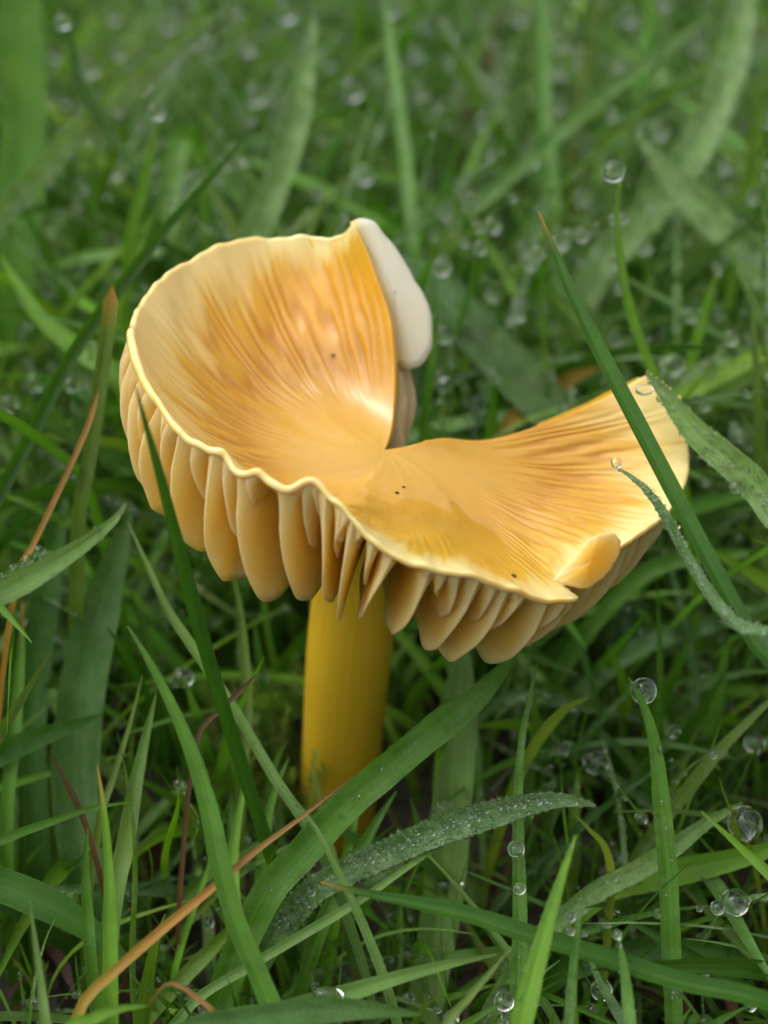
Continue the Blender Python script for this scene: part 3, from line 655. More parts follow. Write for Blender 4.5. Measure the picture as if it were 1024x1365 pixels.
# Blades traced from the photograph, tip first: points (px, py), depth relative to the stem at tip and end (mm), width px
B = [
 # --- in front of the cap and to its right
 dict(p=[(718,282),(738,333),(762,390),(800,470),(848,562),(900,662),(950,757),(1000,848),(1040,915)], d=(-3,-16), w=23, c='dark', tip='straw', ts=.03, fold=.5, tw=(.2,.35), tl=17, lab='stiff dark green blade slanting across the right lobe of the cap'),
 dict(p=[(833,214),(823,262),(824,320),(833,385),(850,445),(872,500),(900,570)], d=(9,17), w=13, c='bright', dew=.2, b=(1.2,.07,.2), lab='thin upright blade behind the cap tip with one round drop at its end'),
 dict(p=[(862,497),(890,530),(925,574),(962,606),(1000,640),(1030,680),(1060,740)], d=(4,-4), w=40, c='pale', dew=.5, b=(26,.08,.30), tl=10, lab='broad dew beaded blade resting against the pointed tip of the cap'),
 dict(p=[(816,620),(838,634),(862,655),(884,686),(899,715),(918,750),(948,797),(985,838),(1035,872)], d=(-9,-20), w=21, c='blue', dew=.7, b=(30,.07,.24), tl=7, tw=(.9,.2), lab='curled dewy blade in front of the cap, a drop on its tip'),
 dict(p=[(876,775),(879,850),(880,930),(872,1010),(850,1080)], d=(14,22), w=10, c='mid', lab='thin upright blade under the right edge of the cap'),
 dict(p=[(838,903),(860,945),(874,1000),(882,1075),(890,1160),(894,1260),(898,1380)], d=(-6,-6), w=26, c='mid', dew=.25, b=(1.5,.06,.16), tl=14, lab='upright blade with a large drop behind its pointed tip'),
 dict(p=[(1060,905),(1010,950),(960,1000),(915,1055),(880,1100),(845,1150)], d=(6,8), w=18, c='olive', dew=.35, lab='straight olive blade leaning behind the upright drop bearing blade'),
 dict(p=[(990,1070),(945,1095),(900,1128),(850,1160),(800,1185),(765,1212),(720,1250)], d=(0,-2), w=27, c='pale', dew=.8, b=(7,.05,.2), tl=9, lab='dew frosted blade reaching up to the largest water drop'),
 dict(p=[(1100,1105),(1040,1128),(980,1145),(920,1158),(865,1170),(800,1190)], d=(2,3), w=36, c='bright', lab='broad bright blade lying level below the largest drop'),
 dict(p=[(958,1035),(968,1065),(985,1100),(1005,1150)], d=(-3,2), w=7, c='lime', lab='short thin lime tip rising beside the largest drop'),
 dict(p=[(988,1200),(1005,1195),(1030,1198),(1060,1215)], d=(-4,-8), w=12, c='pale', dew=.9, b=(20,.08,.28), tl=4, lab='short beaded blade holding a drop at its end above the dark diagonal blade'),
 dict(p=[(716,884),(707,925),(696,985),(691,1050),(691,1130),(693,1230),(688,1380)], d=(-3,-7), w=23, c='mid', dew=.35, b=(2.5,.06,.22), tl=30, lab='upright blade beneath the cap with two clinging drops'),
 dict(p=[(793,1073),(745,1066),(690,1075),(630,1093),(565,1115),(505,1142),(455,1165),(400,1205)], d=(-11,-4), w=37, c='blue', dew=.75, b=(70,.14,.34), span=(0,.6), tl=9, lab='arching blue green blade crusted with dew along its upper edge'),
 dict(p=[(690,868),(640,925),(585,968),(520,1022),(455,1078),(400,1140),(350,1200)], d=(2,-6), w=44, c='mid', dew=.3, b=(.8,.06,.2), tl=10, lab='broad blade crossing in front of the stem base'),
 dict(p=[(618,850),(612,920),(606,1000),(598,1100),(588,1200),(572,1300),(556,1400)], d=(12,4), w=56, c='pale', dew=.15, tl=8, lab='widest upright pale blade with an oval drop under the cap'),
 dict(p=[(428,1176),(480,1190),(540,1202),(620,1220),(700,1246),(800,1277),(900,1309),(1050,1352)], d=(-14,-18), w=27, c='dark', tip='straw', ts=.03, fold=.6, tw=(.35,.5), tl=16, lab='long dark keeled blade lying diagonally across the foreground'),
 dict(p=[(768,1113),(752,1160),(735,1215),(716,1285),(690,1390)], d=(-20,-22), w=33, c='bright', dew=.15, b=(1.3,.06,.16), tl=17, lab='bright pointed blade standing in front of the dark diagonal blade'),
 dict(p=[(776,1196),(770,1245),(763,1310),(756,1400)], d=(-18,-20), w=13, c='mid', dew=.5, b=(6,.06,.2), tl=8, lab='narrow beaded blade beside the bright pointed blade'),
 dict(p=[(823,1241),(830,1275),(836,1320),(842,1400)], d=(-17,-20), w=17, c='mid', dew=.35, b=(3,.05,.18), tl=6, lab='small blade with a bead at its blunt tip crossing the dark diagonal blade'),
 dict(p=[(682,1262),(655,1295),(625,1330),(585,1385)], d=(-19,-22), w=15, c='olive', dew=.3, tl=10, lab='short olive blade pointing at the dark diagonal blade'),
 dict(p=[(662,1272),(600,1285),(530,1303),(450,1328),(370,1350),(280,1372)], d=(-13,-18), w=27, c='pale', dew=.25, tl=16, lab='low arching blade carrying an oval drop'),
 dict(p=[(560,1352),(480,1345),(400,1350),(320,1362),(240,1385)], d=(-20,-24), w=34, c='blue', dew=.35, tl=8, lab='broad blue green blade lying under the oval drop'),
 dict(p=[(787,929),(757,943),(732,968),(710,1000),(690,1040)], d=(4,10), w=15, c='lime', tl=5, lab='blunt lime blade curving up under the right of the cap'),
 dict(p=[(766,1085),(786,1106),(806,1128),(815,1170),(810,1250)], d=(-2,0), w=11, c='lime', tl=6, lab='short bent lime blade near the arching dewy tip'),
 dict(p=[(735,1105),(748,1150),(758,1200)], d=(0,2), w=8, c='olive', lab='tiny olive blade behind the bright pointed blade'),
 dict(p=[(640,1090),(590,1125),(540,1158),(480,1200),(400,1248),(330,1290),(250,1345)], d=(-6,-12), w=13, c='pale', dew=.3, tl=16, lab='long thin grey green blade passing under the arching dewy blade'),
 dict(p=[(375,1047),(400,1075),(425,1110),(450,1160),(485,1235),(520,1330)], d=(-9,-11), w=14, c='pale', dew=.35, b=(1.4,.06,.15), tl=18, lab='thin grey green blade over the stem base ending by the orange straw'),
 dict(p=[(880,1150),(930,1200),(980,1250),(1040,1310)], d=(6,0), w=18, c='olive', dew=.2, lab='olive blade running down behind the upright blade to the right'),
 dict(p=[(700,960),(780,1010),(850,1060),(900,1100)], d=(22,18), w=15, c='blue', dew=.5, lab='thin dewy blade lying in the dark below the cap'),
 dict(p=[(1040,1290),(940,1265),(850,1268),(760,1290)], d=(2,4), w=34, c='dark', lab='broad dark blade lying behind the dark diagonal blade'),
 dict(p=[(780,1265),(795,1300),(820,1345),(850,1400)], d=(-10,-14), w=26, c='blue', dew=.9, b=(6,.05,.2), lab='dew frosted blade hanging beside the small blunt blade'),
 # --- left of the mushroom and in front of it
 dict(p=[(181,516),(192,560),(207,615),(224,680),(244,760),(268,850),(298,950),(330,1050),(362,1150)], d=(-24,0), w=22, c='dark', fold=.45, tw=(.5,.2), tl=19, lab='dark blade standing before the left gills of the cap'),
 dict(p=[(170,834),(198,880),(228,938),(258,1010),(280,1085),(293,1150),(315,1230),(345,1300),(378,1390)], d=(-14,-19), w=27, c='mid', dew=.12, b=(.5,.05,.14), tl=20, lab='bright curved blade left of the stem, its tip free'),
 dict(p=[(468,1036),(440,1059),(398,1092),(340,1135),(280,1186),(215,1240),(150,1297),(112,1335),(98,1385)], d=(-12,-20), w=14, c='straw', cc=[(0,'brown2'),(.12,'straw2'),(.35,'straw'),(.6,'straw3'),(.8,'straw'),(.9,'brown2')], tl=22, lab='withered orange straw slanting across to the stem base'),
 dict(p=[(343,898),(322,920),(296,944),(268,973),(258,1010),(250,1070),(244,1140),(238,1230)], d=(-5,0), w=7, c='brown', tl=2, lab='thin bent brown twig left of the stem'),
 dict(p=[(130,1021),(138,1075),(144,1140),(147,1230),(148,1370)], d=(-14,-17), w=20, c='bright', tip='straw', ts=.08, tl=16, lab='bright narrow upright blade with a straw coloured tip'),
 dict(p=[(117,1104),(114,1150),(116,1210),(122,1290)], d=(-11,-12), w=17, c='mid', dew=.2, tl=8, lab='short upright blade beside the straw tipped blade'),
 dict(p=[(39,1199),(46,1250),(54,1310),(66,1400)], d=(-19,-22), w=13, c='pale', dew=.35, b=(1.5,.05,.12), tl=9, lab='narrow grey green blade standing alone, lower left corner'.replace(', lower left corner', ' near the withered straw foot')),
 dict(p=[(168,671),(152,694),(110,727),(55,762),(0,792),(-60,830)], d=(-15,-20), w=34, c='pale', dew=.35, b=(1.5,.06,.2), tl=11, lab='broad smooth blade with a beaded tip below the left gills'),
 dict(p=[(150,381),(146,420),(139,475),(130,540),(118,620),(105,700)], d=(4,8), w=20, c='olive', tip='straw', ts=.06, tl=1.5, lab='blunt cut blade standing close to the left of the cap'),
 dict(p=[(132,520),(118,565),(98,612),(72,668),(45,725),(20,785)], d=(1,0), w=8, c='straw', cc=[(0,'straw2'),(.5,'straw'),(1,'brown2')], tl=2, lab='slender orange brown dead stalk left of the cap'),
 dict(p=[(326,184),(275,243),(225,298),(180,355),(130,420),(85,490),(45,570),(0,655),(-40,740)], d=(22,6), w=19, c='dark', fold=.5, tw=(.3,.5), tl=22, lab='long dark blade arching down past the left of the cap'),
 dict(p=[(-30,540),(20,562),(70,598),(108,632),(130,690)], d=(-4,12), w=14, c='mid', tl=3, lab='bent green blade crossing the dead brown stalk'),
 dict(p=[(95,32),(98,75),(110,120),(135,162),(165,205),(200,270)], d=(42,44), w=14, c='dark', dew=.2, tl=6, lab='thin dark curved blade with a drop on its tip behind the mushroom'),
 dict(p=[(213,160),(200,210),(188,260),(172,330)], d=(36,38), w=16, c='bright', tl=10, lab='short bright blade with a drop at its point left behind the cap'),
 dict(p=[(10,-140),(22,-40),(30,60),(32,150),(28,260),(15,380)], d=(62,52), w=58, c='mid', fold=.1, tl=10, lab='very broad plain green leaf standing at the back'),
 dict(p=[(300,10),(240,60),(180,110),(110,170),(50,235),(-10,300),(-60,370)], d=(50,36), w=30, c='pale', dew=.9, b=(3,.12,.5), lab='broad misty dewy blade slanting behind the drops'),
 dict(p=[(175,680),(145,770),(120,860),(105,950),(100,1050),(110,1160)], d=(14,10), w=62, c='blue', dew=.35, lab='broad blue green blade in the shade left of the stem'),
 dict(p=[(90,640),(70,740),(52,850),(40,980),(46,1100)], d=(20,14), w=40, c='dark', dew=.2, lab='dark upright blade behind the dead brown stalk'),
 dict(p=[(170,695),(195,750),(225,815),(262,870),(315,950),(365,1035),(425,1130)], d=(4,-2), w=14, c='pale', dew=.35, tl=14, lab='long thin grey green blade running down towards the stem base'),
 dict(p=[(208,925),(192,990),(178,1060),(166,1130),(150,1210)], d=(2,-3), w=25, c='pale', dew=.2, lab='pale blade behind the free tipped curved blade'),
 dict(p=[(190,900),(172,970),(150,1040),(132,1100)], d=(4,2), w=11, c='olive', dew=.15, lab='thin olive blade leaning near the pale blade left of the stem'),
 dict(p=[(180,1068),(120,1078),(60,1098),(0,1120),(-60,1150)], d=(-3,-8), w=15, c='mid', dew=.2, lab='level blade arching over the dark gap left of the straw tipped blade'),
 dict(p=[(180,1290),(120,1240),(60,1205),(0,1180),(-60,1165)], d=(-8,-8), w=46, c='dark', tl=10, lab='broad dark blade lying behind the straw tipped blade'),
 dict(p=[(68,1005),(95,1055),(118,1110),(132,1160)], d=(-4,-2), w=8, c='brown', tl=4, lab='short brown dead blade behind the straw tipped blade'),
 dict(p=[(303,742),(318,800),(326,870),(330,950),(322,1040)], d=(10,8), w=15, c='olive', dew=.2, lab='thin olive blade hanging under the left gills'),
 dict(p=[(330,1030),(318,1090),(310,1150),(312,1230)], d=(2,-2), w=22, c='bright', dew=.1, lab='bright blade rising behind the withered straw'),
 dict(p=[(385,1010),(365,1060),(352,1130),(348,1230)], d=(6,2), w=20, c='mid', lab='mid green blade at the left foot of the stem'),
 dict(p=[(195,1342),(225,1310),(262,1330),(300,1372)], d=(-18,-20), w=12, c='straw', cc=[(0,'brown2'),(.5,'straw'),(1,'brown2')], lab='short bent dead orange blade under the withered straw'),
 dict(p=[(196,1341),(160,1345),(120,1360),(80,1385)], d=(-22,-24), w=16, c='bright', tl=4, lab='short bright blade lying below the withered straw foot'),
 dict(p=[(528,1055),(505,1090),(482,1130),(455,1180),(430,1230)], d=(6,2), w=20, c='mid', dew=.2, tl=9, lab='short blade hiding the right of the stem foot'),
 dict(p=[(410,1080),(440,1100),(475,1118),(520,1128),(570,1150)], d=(5,6), w=18, c='dark', tl=8, lab='dark bent blade lying across the foot of the stem'),
 dict(p=[(478,1040),(474,1085),(462,1140),(450,1200)], d=(7,5), w=15, c='bright', dew=.2, tl=9, lab='bright short blade rising before the stem foot'),
 dict(p=[(420,1025),(428,1075),(440,1130),(455,1190)], d=(8,4), w=14, c='olive', dew=.2, tl=10, lab='olive blade rising at the left of the stem foot'),
 # --- background
 dict(p=[(540,345),(585,395),(640,450),(695,508),(745,565),(790,640)], d=(36,34), w=64, c='blue', dew=.7, b=(7,.12,.55), tl=6, lab='very broad blue green blade with beaded edges behind the cut in the cap'),
 dict(p=[(800,490),(770,500),(735,520),(700,545),(670,580)], d=(38,34), w=22, c='olive', tip='straw', ts=.5, tl=6, lab='yellowing orange blade tip behind the right lobe'),
 dict(p=[(716,-80),(720,0),(722,90),(725,180),(735,280),(740,400)], d=(78,66), w=24, c='mid', dew=.5, lab='straight upright blade at the back, right of the split'),
 dict(p=[(960,10),(880,70),(800,130),(720,200),(640,270),(580,330)], d=(70,58), w=20, c='mid', dew=.8, b=(3,.12,.4), lab='long slanting blade crossing the background behind the pointed cap tip'),
 dict(p=[(1000,-60),(985,40),(960,130),(920,210),(860,290),(790,370)], d=(64,60), w=46, c='pale', dew=.9, b=(4,.12,.5), lab='very broad misty blade curving down at the back right'),
 dict(p=[(850,180),(900,240),(960,300),(1030,370),(1090,450)], d=(56,46), w=44, c='pale', dew=.9, b=(8,.15,.5), lab='dew whitened blade sloping down behind the cap tip'),
 dict(p=[(512,-20),(522,70),(535,160),(545,250),(552,340)], d=(66,54), w=18, c='mid', dew=.4, lab='upright plain blade above the white split face'),
 dict(p=[(418,20),(405,100),(388,180),(365,250),(330,330),(300,400)], d=(52,42), w=40, c='pale', dew=.8, b=(3,.12,.4), lab='broad frosted blade leaning behind the top of the cap'),
 dict(p=[(665,10),(655,60),(640,120),(615,190)], d=(120,110), w=20, c='brown', dew=.2, lab='blurred orange dead blade far behind the cap'),
 dict(p=[(300,390),(240,330),(230,250),(250,180)], d=(60,70), w=30, c='mid', dew=.4, lab='blurred blade rising just behind the left rim'),
 dict(p=[(0,340),(30,390),(60,430),(110,470),(170,520)], d=(34,30), w=26, c='bright', lab='bright blade sloping down behind the dark arching blade'),
 dict(p=[(1024,490),(985,486),(955,482),(900,520),(880,600)], d=(30,36), w=22, c='pale', dew=.9, b=(12,.12,.4), lab='level dew beaded blade beside the hanging drops right of the cap tip'),
 dict(p=[(575,368),(580,400),(580,450),(570,520)], d=(26,28), w=14, c='mid', lab='small blade behind the white split face with a drop on top'),
 dict(p=[(1040,735),(980,738),(930,742),(850,770)], d=(22,24), w=24, c='mid', dew=.4, lab='level green blade behind the right gills'),
 dict(p=[(1050,790),(960,830),(880,850),(800,900)], d=(30,28), w=26, c='blue', dew=.6, lab='dewy blade lying in shade right of the gills'),
 dict(p=[(940,1000),(860,960),(780,940),(680,930)], d=(26,30), w=18, c='blue', dew=.5, lab='level bluish blade in the dark below the right lobe'),
 dict(p=[(30,800),(28,880),(20,980),(10,1080)], d=(10,6), w=18, c='mid', tip='straw', ts=.1, lab='upright blade with an orange top under the beaded tip blade'),
]
CC = {'brown2': (0.20, 0.10, 0.04), 'straw2': (0.36, 0.20, 0.06), 'straw': (0.42, 0.22, 0.03), 'straw3': (0.30, 0.26, 0.03)}

HEROES = []
def build_hero_blades():
    for i, h in enumerate(B):
        px = np.array(h['p'], float)
        ln = np.r_[0, np.cumsum(np.linalg.norm(np.diff(px, axis=0), axis=1))]; ln /= ln[-1]
        dd = D0 + h['d'][0] + (h['d'][1] - h['d'][0]) * ln
        pts = np.array([at_depth(a, b, d) for (a, b), d in zip(px, dd)])
        if pts[-1][2] < -2: print('BELOW GROUND', h['lab'], pts[-1])
        nk = len(pts)
        pts = to_ground(pts)
        sp = spline(pts, 46)
        wmm = h['w'] * dd.mean() / FPX
        tint = COL[h['c']]
        V, F, A, Cc, info = blade_arrays(sp, wmm, tint, h.get('dew', 0.05), tip_len=h.get('tl', 14), fold=h.get('fold', .28), twist=h.get('tw', (rng.uniform(-.3, .3), rng.uniform(-.3, .3))),
                                         ring=7, tip_col=COL[h['tip']] if 'tip' in h else None, tip_share=h.get('ts', .1), seed=i)
        if 'cc' in h:
            t = 1 - A[:, 2]
            for j in range(3): Cc[:, j] = np.interp(t, [k for k, _ in h['cc']], [CC[c][j] for _, c in h['cc']])
        root = sp[-1]
        me = mesh_from('grass_blade', V - root, F, M_leaf, {'blade': ('FLOAT_VECTOR', A), 'tint': ('FLOAT_COLOR', Cc)})
        dead = h['c'] in ('straw', 'brown')
        name = 'dead_twig' if 'twig' in h['lab'] else 'dead_stalk' if 'stalk' in h['lab'] and dead else 'dead_grass_blade' if dead else 'grass_blade'
        o = put(name, me, loc=root, label=h['lab'], cat='twig' if 'twig' in name else 'grass blade')
        if 'b' in h:
            bv, bf = beads(info, h['b'][0] * 1.0, h['b'][1] * 1.7, h['b'][2] * 1.35, seed=500 + i, span=h.get('span', (0, .8)), sub=2)
            put('dew_beads', mesh_from('dew_beads', bv - root, bf, M_water), o, kind='stuff')
        HEROES.append((sp, wmm))
build_hero_blades()

# ------------------------------------------------------------------ the larger water drops, each with its pixel, radius px and depth
DROPS = [
 (818,228,16,9,'round clear drop on the thin upright blade behind the cap tip'),
 (822,617,8,-9.5,'small drop on the curled dewy blade in front of the cap'),
 (858,921,18,-4,'large drop behind the pointed tip of the upright blade'),
 (993,1098,24,-1,'largest clear drop hanging between the level bright blade and lime tip'),
 (980,1203,18,-4,'drop at the end of the short beaded blade'),
 (688,1132,11,-7.5,'drop clinging high on the upright blade beneath the cap'),
 (693,1185,8,-8,'drop clinging low on the upright blade beneath the cap'),
 (600,1183,17,6.5,'oval drop on the widest upright pale blade'),
 (437,1328,19,-16.5,'flattened oval drop on the low arching blade'),
 (795,1016,17,12,'drop hanging in the dark below the right lobe'),
 (897,486,15,24,'drop just right of the pointed cap tip'),
 (944,490,13,29,'blurred drop on the level dew beaded blade'),
 (859,520,11,2,'flat drop lying on the pointed tip of the cap'),
 (589,356,13,26,'drop on the small blade behind the white split face'),
 (209,149,11,36,'drop at the point of the short bright blade behind the cap'),
 (84,28,11,42,'drop on the tip of the thin dark curved blade'),
 (1006,990,14,14,'drop in the shade above the largest drop'),
 (815,1205,15,4,'drop below the dew frosted blade in the dark'),
 (245,903,14,8,'grey drop in the dark left of the stem'),
 (881,998,7,-6,'tiny drop clinging to the edge of the upright blade'),
 (898,975,9,10,'small drop hanging in the dark behind the upright blade'),
 (981,649,9,-1,'small drop hanging under the broad dew beaded blade'),
 (602,1356,10,-17,'bright drop beside the short olive blade'),
 (672,1335,13,-12,'cloudy drop left of the bright pointed blade'),
 (672,1358,9,-12,'small lower drop left of the bright pointed blade'),
 (761,1222,7,-16,'upper of two tiny drops beside the narrow beaded blade'),
 (761,1241,6,-16,'lower of two tiny drops beside the narrow beaded blade'),
 (823,1247,6,-17.5,'bead at the blunt tip of the small blade'),
 (802,1320,14,-10,'hazy drop behind the small blunt blade'),
 (1000,1340,9,-8,'drop behind the end of the dark diagonal blade'),
]
for i, (a, b, r, d, lab) in enumerate(DROPS):
    P = at_depth(a, b, D0 + d)
    o = water_drop(P, r * (D0 + d) / FPX, lab, seed=i)
    if 'oval' in lab or 'flat drop' in lab:
        o.scale = (1.15, 0.6, 0.75)

STALK = {9: 'drop hanging in the dark below the right lobe', 10: 'drop just right of the pointed cap tip', 16: 'drop in the shade above the largest drop', 17: 'drop below the dew frosted blade',
         18: 'grey drop left of the stem', 20: 'small drop hanging behind the upright blade', 22: 'bright drop beside the short olive blade', 23: 'cloudy drop left of the bright pointed blade',
         28: 'hazy drop behind the small blunt blade', 29: 'drop behind the end of the dark diagonal blade'}
for i, lab in STALK.items():
    a, b, r, d, _ = DROPS[i]
    P = at_depth(a, b, D0 + d + 0.2); az = rng.uniform(0, 6.283); off = rng.uniform(4, 12)
    root = np.array([P[0] + off * math.cos(az), P[1] + off * abs(math.sin(az)), -3.0])
    t = np.linspace(1, 0, 16)[:, None]
    sp = root + (P - root) * t; sp[:, :2] = root[:2] + (P - root)[:2] * t ** 1.9
    V, F, A, Cc, info = blade_arrays(sp, rng.uniform(.8, 1.3), COL['mid'], .4, tip_len=10, ring=5, seed=700 + i)
    put('grass_blade', mesh_from('grass_blade', V - root, F, M_leaf, {'blade': ('FLOAT_VECTOR', A), 'tint': ('FLOAT_COLOR', Cc)}), loc=root, label='thin blade holding the ' + lab, cat='grass blade')

# ------------------------------------------------------------------ turf: many more blades
SIL = np.array([(470,285),(505,285),(585,420),(580,500),(560,575),(640,572),(740,572),(800,535),(865,492),(925,580),(928,660),(900,750),(830,830),(700,885),(600,890),(528,872),(522,960),(520,1090),(395,1090),(392,960),(412,815),(350,780),(290,730),(220,690),(160,580),(140,470),(170,400),(240,340),(330,312)], float)
def inside(px, py, poly=SIL):
    x0, y0 = poly[:, 0], poly[:, 1]; x1, y1 = np.roll(x0, -1), np.roll(y0, -1)
    px, py = np.asarray(px)[:, None], np.asarray(py)[:, None]
    c = ((y0 > py) != (y1 > py)) & (px < (x1 - x0) * (py - y0) / (y1 - y0 + 1e-9) + x0)
    return c.sum(1) % 2 == 1

def random_blade(root, height, lean, curl, az, n=10):
    """spine tip -> root: rises from the root, leans and droops towards azimuth az"""
    t = np.linspace(1, 0, n)
    out = lean * t + curl * t ** 2.4
    z = height * (t - 0.38 * (curl / max(height, 1)) * t ** 3)
    w = Wob(int(rng.integers(1e9)), (0.6, 1.4))
    side = 1.6 * w(t) * t * height / 40
    d = np.array([math.cos(az), math.sin(az), 0]); e = np.array([-d[1], d[0], 0])
    P = root + out[:, None] * d + side[:, None] * e
    P[:, 2] = root[2] + z
    return P

def ok_blade(sp, margin=22.0):
    sp = spline(sp, 50)
    x, y, d = project(sp)
    if d.min() < 112: return False
    near = d < D0 + margin
    ins = inside(x, y)
    if (ins & near).any(): return False
    # keep the cap and stem themselves clear in space
    dx = np.hypot(sp[:, 0], sp[:, 1])
    if ((dx < 7) & (sp[:, 2] < 60)).any(): return False
    if ((dx < 27) & (sp[:, 2] > 38)).any(): return False
    return True

MIX = [('dark', .22), ('mid', .32), ('bright', .16), ('pale', .14), ('blue', .12), ('olive', .04)]
def pick():
    k = rng.choice(len(MIX), p=np.array([m[1] for m in MIX]) / sum(m[1] for m in MIX))
    c = np.array(COL[MIX[k][0]]) * rng.uniform(.75, 1.2) * np.array([rng.uniform(.85, 1.2), 1, rng.uniform(.8, 1.2)])
    return MIX[k][0], c

FILL = []            # (spine, width, colour, dew, visible share)
def grow(count, yr, hr, wr, front=False, tries=14, dewy=False):
    made = 0
    for _ in range(count * tries):
        if made >= count: break
        Y = rng.uniform(*yr)
        half = 46 + max(0, (Y + 40)) * 0.44
        X = rng.uniform(-half, half) * 1.15
        root = np.array([X, Y, -2.5])
        hgt = rng.uniform(*hr) * (0.75 + 0.5 * rng.random())
        sp = random_blade(root, hgt, rng.uniform(-.1, .55) * hgt, rng.uniform(0, .8) * hgt, rng.uniform(0, 6.283), n=9 if not front else 14)
        if not ok_blade(sp): continue
        name, c = pick()
        FILL.append((sp, rng.uniform(*wr), (name, c), rng.choice([.6, .9, 1.0]) if dewy else rng.choice([0, .15, .5, .9], p=[.3, .3, .2, .2])))
        made += 1
grow(330, (-38, -4), (10, 26), (.8, 2.0), front=True)
grow(420, (-40, 24), (10, 34), (.35, 1.0), front=True)
grow(420, (-6, 30), (14, 40), (.9, 2.4), front=True)
grow(900, (20, 90), (28, 60), (.8, 2.3))
grow(1300, (24, 150), (34, 66), (.4, 1.2), dewy=True)
grow(900, (120, 320), (38, 70), (.6, 1.4), dewy=True)
grow(1500, (80, 230), (34, 68), (.8, 2.1))
grow(1500, (220, 520), (36, 70), (.9, 2.3))
# beside the frame, so that the lawn goes on
for _ in range(5200):
    X = rng.uniform(-260, 260); Y = rng.uniform(-170, 300)
    if abs(X) < 46 + max(0, Y + 40) * .44: continue
    hgt = rng.uniform(22, 60)
    sp = random_blade(np.array([X, Y, -2.5]), hgt, rng.uniform(0, .5) * hgt, rng.uniform(0, .8) * hgt, rng.uniform(0, 6.283), n=8)
    if not ok_blade(sp): continue
    if project(sp)[2].min() < 100 and np.linalg.norm(sp - CAM, axis=1).min() < 60: continue
    FILL.append((sp, rng.uniform(1, 3), pick(), rng.choice([0, .3, .8])))

# the drops of the far turf stand on blades of their own
FAR = [(186,107,15),(265,75,18),(172,155,14),(470,118,16),(342,125,15),(257,242,14),(485,232,14),(385,187,9),(15,265,12),(275,48,10),(382,15,14),(435,82,11),
       (640,102,13),(662,110,12),(777,75,15),(747,55,12),(827,85,11),(707,210,14),(627,265,12),(932,168,16),(904,272,15),(880,175,12),(777,357,14),(785,300,11),(657,300,12),
       (562,255,9),(645,162,11),(520,10,12),(600,40,12),(690,20,12),(840,20,13),(930,60,12),(990,170,12),(985,300,12),(700,330,11),(640,330,10),(860,330,10),(975,450,10),
       (300,215,10),(120,90,12),(60,130,11),(130,250,10),(430,180,10),(560,120,12),(740,140,12),(800,180,11),(1010,60,13),(330,60,12),(225,30,12),(150,20,11),(920,420,10),(690,420,10),(660,500,9),(620,430,9)]
for _ in range(120):
    a, b = rng.uniform(0, 1024), 600 * rng.random() ** 1.3
    if not inside(np.array([a]), np.array([b]))[0] and all((a - q[0]) ** 2 + (b - q[1]) ** 2 > 900 for q in FAR): FAR.append((a, b, rng.uniform(6, 13)))
DROP_LABEL = 'blurred dew drop glinting on grass far behind the mushroom'
far_meshes = [drop_mesh(1.0, 900 + k, 3) for k in range(5)]
for k, (a, b, r) in enumerate(FAR):
    z = rng.uniform(38, 58)
    P = at_z(a, b, z); d = project(P)[2]
    if d > D0 + 120: d = D0 + rng.uniform(80, 120); P = at_depth(a, b, d)
    if d < D0 + 26: d = D0 + rng.uniform(26, 34); P = at_depth(a, b, d)
    rr = r * 1.05 * d / FPX
    o = put('water_drop', far_meshes[k % 5], loc=P, label=DROP_LABEL, cat='water drop', group='blurred drops in the far turf')
    o.scale = (rr,) * 3
    az = rng.uniform(0, 6.283); off = rng.uniform(3, 22)
    root = np.array([P[0] + off * math.cos(az), P[1] + abs(off * math.sin(az)), -3])
    t = np.linspace(1, 0, 10)[:, None]
    sp = root + (P - root) * t; sp[:, :2] = root[:2] + (P - root)[:2] * t ** 1.8
    FILL.append((sp, rng.uniform(1.0, 2.0), pick(), rng.choice([.1, .6])))

def visible_size(f):
    x, y, d = project(f[0])
    m = (x > 0) & (x < 1024) & (y > 0) & (y < 1365) & ~inside(x, y)
    if m.sum() < 2: return 0
    L = np.hypot(np.diff(x), np.diff(y))[m[:-1]].sum()
    return L * f[1] / d.mean() / (1 + max(0, d.mean() - 150) / 120)
FILL.sort(key=visible_size, reverse=True)
NIND = 210
HUE = {'dark': 'dark green', 'mid': 'mid green', 'bright': 'bright green', 'pale': 'pale green', 'blue': 'bluish green', 'olive': 'olive green'}
def fill_label(Y, w, hue, dew):
    size = 'thin' if w < 1.1 else 'broad' if w > 2.2 else 'narrow'
    film = ' dew filmed' if dew > .4 else ' bare'
    place, grp = (('short blade in the shaded turf in front of the stem', 'short blades before the stem') if Y < 6 else
                  ('blade growing in the turf level with the mushroom', 'blades level with the mushroom') if Y < 34 else
                  ('blurred blade in the turf behind the mushroom', 'blades behind the mushroom'))
    return f'{size}{film} {HUE[hue]} {place}', f'{size}{film} {HUE[hue]} {grp}'
stuff = [[], [], [], []]; nv = 0
dew_fill = []
